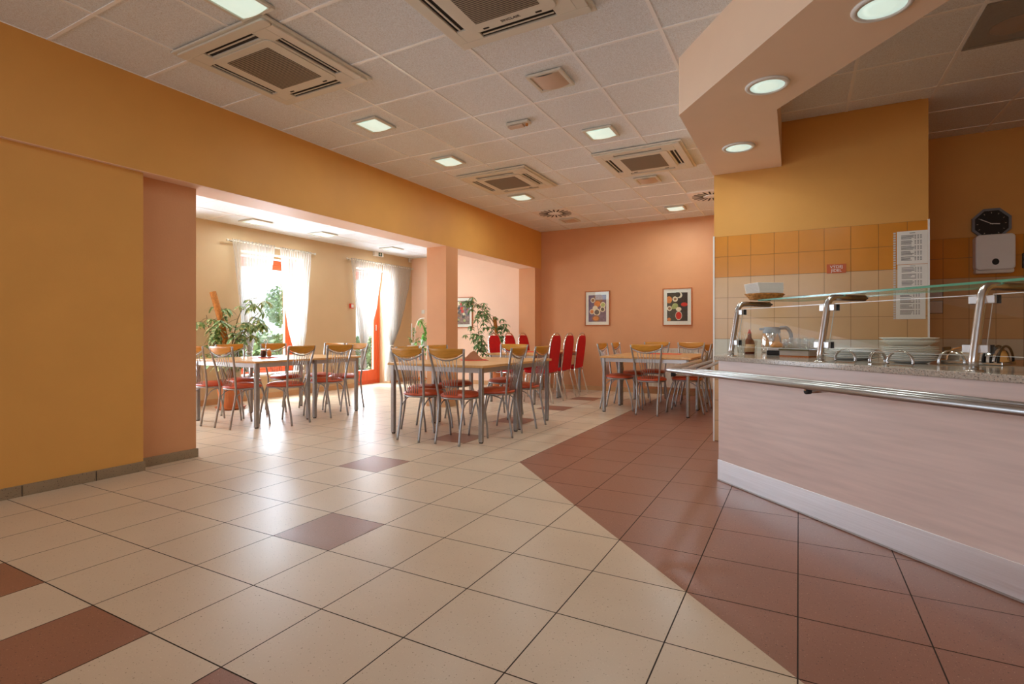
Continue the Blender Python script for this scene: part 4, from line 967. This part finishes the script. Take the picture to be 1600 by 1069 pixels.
# window wall fittings
t = thing('exit_sign', 'white emergency exit box with a green arrow panel above the terrace door', 'exit sign', (XW, 8.19, 2.60))
MB().box(0, 0.055, -0.13, 0.13, 0, 0.085).build('housing', 'plastic_white', t, bevel=0.006)
MB().box(0.055, 0.057, -0.02, 0.075, 0.008, 0.077).build('green_panel', 'sign_green', t)
m = MB(); m.face([(0.0578, 0.0275 - 0.010, 0.042), (0.0578, 0.0275 - 0.010, 0.068), (0.0578, 0.0275 + 0.010, 0.068), (0.0578, 0.0275 + 0.010, 0.042)][::-1]); m.face([(0.0578, -0.002, 0.042), (0.0578, 0.057, 0.042), (0.0578, 0.0275, 0.016)][::-1]); m.build('arrow', 'paper', t)
t = thing('motion_detector', 'small white motion detector in the corner beside the exit sign', 'detector', (XW, 9.20, 2.60))
MB().box(0, 0.045, -0.035, 0.035, 0, 0.085).build('housing', 'plastic_cream', t, bevel=0.008); MB().box(0.045, 0.05, -0.024, 0.024, 0.012, 0.05).build('lens', 'spot_peach', t, bevel=0.003)
t = thing('alarm_button', 'small red and white alarm button beside the terrace door curtain', 'alarm button', (XW, 7.47, 1.52))
MB().box(0, 0.035, -0.045, 0.045, 0, 0.09).build('housing', 'cap_red', t, bevel=0.005); MB().box(0.035, 0.038, -0.026, 0.034, 0.014, 0.076).build('cover', 'plastic_white', t, bevel=0.003)
t = thing('light_switch', 'white light switch on the back wall left of the column', 'light switch', (-7.21, YB, 1.47))
MB().box(-0.04, 0.04, -0.012, 0, 0, 0.08).build('plate', 'plastic_white', t, bevel=0.003); MB().box(-0.026, 0.026, -0.018, -0.012, 0.014, 0.066).build('rocker', 'plastic_white', t, bevel=0.002)

# ================================================================== CURTAINS
def rod(y0, y1, z, label):
    t = thing('curtain_rod', label, 'curtain rod', (XW + 0.09, (y0 + y1) / 2, z)); L = (y1 - y0) / 2
    MB().tube([(0, -L, 0), (0, L, 0)], 0.011, 10).build('pole', 'plastic_cream', t, smooth=True)
    for s in (-1, 1):
        MB().lathe([(0, -0.02), (0.014, -0.014), (0.02, 0), (0.014, 0.014), (0, 0.02)], 12, (0, s * (L + 0.015), 0)).build('finial', 'plastic_cream', t, smooth=True)
        MB().tube([(-0.09, s * (L - 0.1), 0.0), (0, s * (L - 0.1), 0.0)], 0.006, 8).build('bracket', 'plastic_cream', t, smooth=True)
rod(4.93, 6.52, 2.43, 'slim curtain rod above the left window')
rod(7.30, 9.19, 2.445, 'slim curtain rod above the terrace door')
def curtain(keys, folds, label, tie):
    """keys: (z, yleft, yright, depth) from top to bottom"""
    t = thing('sheer_curtain', label, 'curtain', (XW + 0.09, (keys[0][1] + keys[0][2]) / 2, 0)); oy = t.location.y
    keys = sorted(keys, key=lambda k: -k[0])
    def interp(z):
        for a, b in zip(keys[:-1], keys[1:]):
            if b[0] <= z <= a[0]:
                f = (a[0] - z) / (a[0] - b[0]); f = f * f * (3 - 2 * f) if False else f
                return [a[i] + (b[i] - a[i]) * f for i in (1, 2, 3)]
        return keys[-1][1:]
    zt_, zb_ = keys[0][0], keys[-1][0]
    def fn(u, v):
        z = zt_ + (zb_ - zt_) * u; l, r, d = interp(z)
        x = d * math.sin(2 * PI * folds * v + 0.6 * math.sin(5 * v)) + 0.2 * d * math.sin(2 * PI * folds * 2.3 * v + z)
        return (x, l + (r - l) * v - oy + 0.004 * math.sin(9 * z + 20 * v), z)
    MB().grid(fn, 70, folds * 8).build('cloth', 'sheer', t, smooth=True)
    l, r, d = interp(tie)
    yc = (l + r) / 2 - oy
    MB().tube([((0.03 + d) * math.cos(a), yc + ((r - l) / 2 + 0.008) * math.sin(a), tie + 0.006 * math.sin(a)) for a in [2 * PI * k / 20 for k in range(20)]], 0.008, 6, closed=True).build('tieback', 'plastic_cream', t, smooth=True)
curtain([(2.46, 4.99, 5.74, .022), (2.40, 4.99, 5.74, .022), (1.95, 5.05, 5.66, .026), (1.5, 5.11, 5.52, .03), (1.2, 5.155, 5.44, .034), (0.95, 5.20, 5.35, .035), (0.76, 5.245, 5.305, .022), (0.66, 5.24, 5.32, .03), (0.45, 5.20, 5.37, .034)], 14, 'sheer tied-back curtain on the left side of the left window', 0.76)
curtain([(2.45, 5.82, 6.46, .022), (2.39, 5.82, 6.46, .022), (1.9, 5.86, 6.42, .026), (1.45, 5.92, 6.38, .03), (1.1, 6.00, 6.35, .034), (0.85, 6.08, 6.29, .035), (0.66, 6.15, 6.22, .022), (0.55, 6.14, 6.25, .03), (0.42, 6.10, 6.30, .03)], 14, 'sheer tied-back curtain on the right side of the left window', 0.66)
curtain([(2.47, 7.38, 8.25, .022), (2.41, 7.38, 8.25, .022), (2.0, 7.44, 8.17, .026), (1.55, 7.51, 8.07, .03), (1.15, 7.58, 7.93, .034), (0.83, 7.64, 7.78, .03), (0.72, 7.665, 7.735, .02), (0.62, 7.64, 7.76, .026), (0.42, 7.63, 7.79, .028), (0.36, 7.66, 7.76, .02)], 14, 'sheer tied-back curtain on the left half of the terrace door', 0.72)
curtain([(2.47, 8.25, 9.16, .022), (2.41, 8.25, 9.16, .022), (2.0, 8.22, 9.08, .026), (1.55, 8.22, 8.92, .03), (1.15, 8.32, 8.76, .034), (0.87, 8.43, 8.58, .03), (0.79, 8.46, 8.545, .02), (0.65, 8.42, 8.58, .03), (0.3, 8.34, 8.66, .035), (0.06, 8.32, 8.68, .035)], 16, 'sheer tied-back curtain beside the room corner, reaching the floor', 0.79)

# ================================================================== THINGS ON THE TABLES
ZTB = 0.7425
def place_mat(x, y, rz, label, w=0.30, d=0.30, m='napkin_red'):
    t = thing('napkin_mat', label, 'table mat', (x, y, ZTB), rz); a = MB()
    a.grid(lambda u, v: (-w / 2 + w * u, -d / 2 + d * v, 0.0022 + 0.0008 * math.sin(9 * u + 5 * v)), 12, 12); a.build('cloth', m, t, smooth=True, solid=0.0018)
    return t
place_mat(-3.26, 5.12, 0.7, 'red square mat under the napkin fan on the centre tables')
t = thing('napkin_fan', 'beige paper napkins folded into a pointed fan on the red mat', 'napkins', (-3.26, 5.12, ZTB + 0.0045), 0.5)
mats = MB()
for k in range(7):
    a = -0.9 + 1.8 * k / 6; w = 0.115; h_ = 0.105 - 0.006 * abs(k - 3)
    yy = -0.03 + 0.01 * k
    mats.face([(-w + 0.006 * k, yy - 0.012, 0), (w - 0.006 * k, yy - 0.012, 0), (0.010 * (k - 3), yy + 0.004, h_)]); mats.face([(-w + 0.006 * k, yy + 0.006, 0), (w - 0.006 * k, yy + 0.006, 0), (0.010 * (k - 3), yy + 0.004, h_)][::-1])
mats.build('folded_paper', 'napkin_beige', t, solid=0.0015)
place_mat(-5.86, 4.38, 0.2, 'red mat under the condiment set on the left table', 0.26, 0.26)
t = thing('condiment_set', 'small wire condiment stand with jars on the left table', 'condiment set', (-5.86, 4.38, ZTB + 0.0045), 0.3); t.scale = (1.35, 1.35, 1.35)
MB().box(-0.06, 0.06, -0.035, 0.035, 0.0, 0.006).build('base', 'steel', t, bevel=0.002)
MB().tube([(0, 0, 0.006), (0, 0, 0.13)], 0.003, 6).tube([(0.018 * math.cos(a), 0, 0.145 + 0.018 * math.sin(a)) for a in [2 * PI * k / 16 for k in range(16)]], 0.003, 6, closed=True).build('stand_handle', 'steel', t, smooth=True)
for q, (px, py, mm) in enumerate(((-0.034, 0, 'sauce'), (0.034, 0, 'amber'), (0.0, -0.03, 'soil'))):
    jr = MB().lathe([(0.0, 0.007), (0.019, 0.007), (0.020, 0.05), (0.013, 0.062), (0.0, 0.063)], 14, (px, py, 0)).build('jar', mm, t, smooth=True)
    MB().lathe([(0.014, 0.061), (0.015, 0.076), (0.0, 0.079)], 14, (px, py, 0)).build('lid', 'chrome', jr, smooth=True)
place_mat(-1.72, 7.92, 0.05, 'orange-red cloth lying on the radiator tables', 0.44, 0.30)
t = thing('napkin_fan', 'white folded napkins standing on the table between the red chairs', 'napkins', (-3.72, 8.05, ZTB + 0.001), 0.4)
m = MB()
for k in range(4): m.face([(-0.06 + 0.01 * k, -0.02 + 0.012 * k, 0), (0.06 - 0.01 * k, -0.02 + 0.012 * k, 0), (0.0, -0.01 + 0.008 * k, 0.085 - 0.004 * k)])
m.build('folded_paper', 'paper', t, solid=0.0015)
place_mat(-3.80, 7.75, 0.0, 'red cloth lying on the table between the red chairs', 0.5, 0.3)

# ================================================================== PLANTS
def pot(t, r, h, saucer=True, m='terracotta'):
    MB().lathe([(0.0, 0.02), (r * 0.68, 0.02), (r * 0.93, h * 0.86), (r, h * 0.86), (r * 1.02, h), (r * 0.93, h), (r * 0.9, h - 0.03), (0.0, h - 0.035)], 32).build('pot', m, t, smooth=False)
    if saucer: MB().lathe([(0.0, 0.0), (r * 0.85, 0.0), (r * 1.02, 0.035), (r * 0.97, 0.037), (r * 0.8, 0.012), (0, 0.012)], 32).build('saucer', m, t, smooth=True)
    MB().lathe([(0.0, h - 0.028), (r * 0.90, h - 0.030)], 24).build('soil', 'soil', t)
def leaf(m, p, d, L, wdt, droop, up=Vector((0, 0, 1))):
    d = d.normalized(); s = d.cross(up)
    if s.length < 1e-3: s = Vector((1, 0, 0))
    s.normalize(); q = []; N = 4
    for i in range(N + 1):
        f = i / N; w = wdt * math.sin(PI * min(0.97, f * 0.92 + 0.06)) ** 0.8
        c = p + d * (L * f) - Vector((0, 0, droop * L * f * f)); q.append((c - s * w, c + Vector((0, 0, -0.12 * w)), c + s * w))
    b = len(m.v)
    for a in q: m.v += [tuple(x) for x in a]
    for i in range(N):
        for k in (0, 1): m.f.append((b + i * 3 + k, b + i * 3 + k + 1, b + (i + 1) * 3 + k + 1, b + (i + 1) * 3 + k)); m.mi.append(0)
def whorl(m, st, p, d, L, n=7, pet=0.10):
    d = d.normalized(); e = p + d * pet + Vector((0, 0, -0.01)); st.tube([p, (p + e) / 2 + Vector((0, 0, 0.01)), e], 0.0022, 4)
    for k in range(n):
        a = 2 * PI * k / n + random.uniform(-.2, .2); dd = Vector((math.cos(a), math.sin(a), random.uniform(-0.35, 0.1)))
        leaf(m, e, dd, L * random.uniform(0.8, 1.1), L * 0.19, random.uniform(0.4, 0.9))
def plant_tree(t, stems, n, L, leafmat, whorls=True, spread=1.0):
    lm = MB(); st = MB()
    for pts, r0, dens in stems:
        c = catm(pts, 5); st.tube(c, [r0 * (1 - 0.75 * i / (len(c) - 1)) for i in range(len(c))], 6)
        for i in range(int(dens)):
            f = random.uniform(0.12, 1.0) ** 0.8; p = c[min(len(c) - 1, int(f * (len(c) - 1)))]
            a = random.uniform(0, 2 * PI); d = Vector((math.cos(a), math.sin(a), random.uniform(-0.5, 0.6)))
            if whorls: whorl(lm, st, p, d, L * random.uniform(.75, 1.1), random.choice((5, 6, 7)), random.uniform(0.07, 0.17) * spread)
            else:
                for q in range(3): leaf(lm, p + d * 0.02 * q, (d + Vector((random.uniform(-.6, .6), random.uniform(-.6, .6), random.uniform(-.8, .1)))), L * random.uniform(.7, 1.1), L * 0.2, random.uniform(.4, 1.0))
    st.build('stem', 'stem', t, smooth=True); lm.build('foliage', leafmat, t, smooth=True)
random.seed(5)
# screen-right direction at the plants is about (0.88, 0.475)
RT = Vector((0.88, 0.475, 0)); V = lambda lat, z, dep=0.0: tuple(RT * lat + Vector((-0.475, 0.88, 0)) * dep + Vector((0, 0, z)))
t = thing('potted_plant', 'tall variegated umbrella plant in a terracotta pot by the left window', 'plant', (-6.93, 4.63, 0))
pot(t, 0.195, 0.40)
MB().tube([V(0.00, 0.36), V(-0.05, 0.8), V(-0.13, 1.2), V(-0.25, 1.62)], 0.042, 10).build('moss_pole', 'coir', t, smooth=True)
plant_tree(t, [([V(0.0, .37), V(-.02, .7), V(-.1, 1.1), V(-.2, 1.5)], .014, 20), ([V(.03, .37), V(.05, .8, .1), V(.12, 1.1, .1), V(.36, 1.36, .1)], .012, 15), ([V(.0, .7), V(.12, .95, -.1), V(.3, 1.12, -.1), V(.42, 1.2, -.1)], .010, 12),
    ([V(-.04, .37), V(-.2, .8), V(-.3, 1.1), V(-.34, 1.3)], .012, 14), ([V(.02, .9), V(.1, 1.25), V(.22, 1.45), V(.42, 1.58)], .008, 9), ([V(0, .5), V(.08, .6), V(.02, .7), V(-.15, .75)], .008, 8)], 0, 0.135, 'leaf')
t = thing('potted_plant', 'tall arching pale-green plant in a terracotta pot behind the red chairs', 'plant', (-5.03, 8.80, 0))
pot(t, 0.20, 0.36)
MB().tube([V(0.0, 0.30), V(0.0, 0.8), V(-0.05, 1.05), V(-0.09, 1.36)], 0.036, 10).build('moss_pole', 'coir', t, smooth=True)
plant_tree(t, [([V(.0, .33), V(.02, .8), V(-.08, 1.2), V(-.30, 1.5), V(-.58, 1.72)], .013, 30), ([V(-.1, 1.1), V(-.25, 1.4), V(-.45, 1.6), V(-.66, 1.64)], .008, 14), ([V(-.04, .33), V(-.25, .7), V(-.38, 1.0), V(-.42, 1.3)], .010, 20), ([V(.02, .5), V(.06, .9), V(.04, 1.15), V(.02, 1.30)], .009, 12), ([V(0, .5), V(-.35, .7), V(-.5, .9), V(-.56, 1.1)], .008, 14), ([V(0, .45), V(-.2, .6), V(-.35, .75), V(-.3, .9)], .008, 10)], 0, 0.10, 'leaf_dark')
t = thing('plant_stand', 'white arched metal plant stand in the room corner', 'plant stand', (-6.99, 8.86, 0))
m = MB(); m.tube([(-0.2, 0, 0), (-0.2, 0, 1.25)], 0.010, 8).tube([(0.2, 0, 0), (0.2, 0, 0.9)], 0.010, 8).tube(catm([(-0.12, 0, 0.85), (-0.10, 0, 1.15), (0.0, 0, 1.33), (0.14, 0, 1.36)]), 0.008, 8).tube([(-0.2, 0, 0.62), (0.2, 0, 0.62)], 0.008, 6)
m.build('frame', 'plastic_white', t, smooth=True)
MB().box(-0.24, 0.24, -0.10, 0.10, 0.77, 0.785).build('upper_shelf', 'plastic_white', t); MB().box(-0.24, 0.24, -0.10, 0.10, 0.10, 0.115).build('lower_shelf', 'wood_frame', t)
t = thing('hanging_plant', 'bright green trailing plant in a white pot on the plant stand', 'plant', (-6.85, 8.84, 0.786))
MB().lathe([(0.0, 0.0), (0.055, 0.0), (0.075, 0.13), (0.07, 0.13), (0.0, 0.12)], 20).build('pot', 'plastic_white', t, smooth=True)
plant_tree(t, [([(0, 0, .12), (.05, -.05, .3), (.02, -.1, .45), (-.05, -.1, .55)], .004, 12), ([(0, 0, .12), (.0, .06, .3), (.08, .08, .5), (.14, .06, .65)], .004, 12), ([(0, 0, .12), (.08, -.1, .2), (.12, -.13, .0), (.12, -.14, -.25)], .004, 14), ([(0, 0, .12), (-.04, -.13, .16), (-.02, -.15, -.05), (.04, -.15, -.2)], .004, 10)], 0, 0.075, 'leaf_bright', whorls=False)
t = thing('hanging_plant', 'small pale flowering plant on the left of the plant stand', 'plant', (-7.16, 8.86, 0.786))
MB().lathe([(0.0, 0.0), (0.03, 0.0), (0.04, 0.06), (0.0, 0.055)], 16).build('pot', 'plastic_white', t, smooth=True)
plant_tree(t, [([(0, 0, .05), (-.02, -.02, .1), (-.05, -.02, .16), (-.09, 0, .17)], .003, 9), ([(0, 0, .05), (.02, .02, .2), (.0, .02, .3), (.02, 0, .4)], .003, 10)], 0, 0.05, 'leaf', whorls=False)
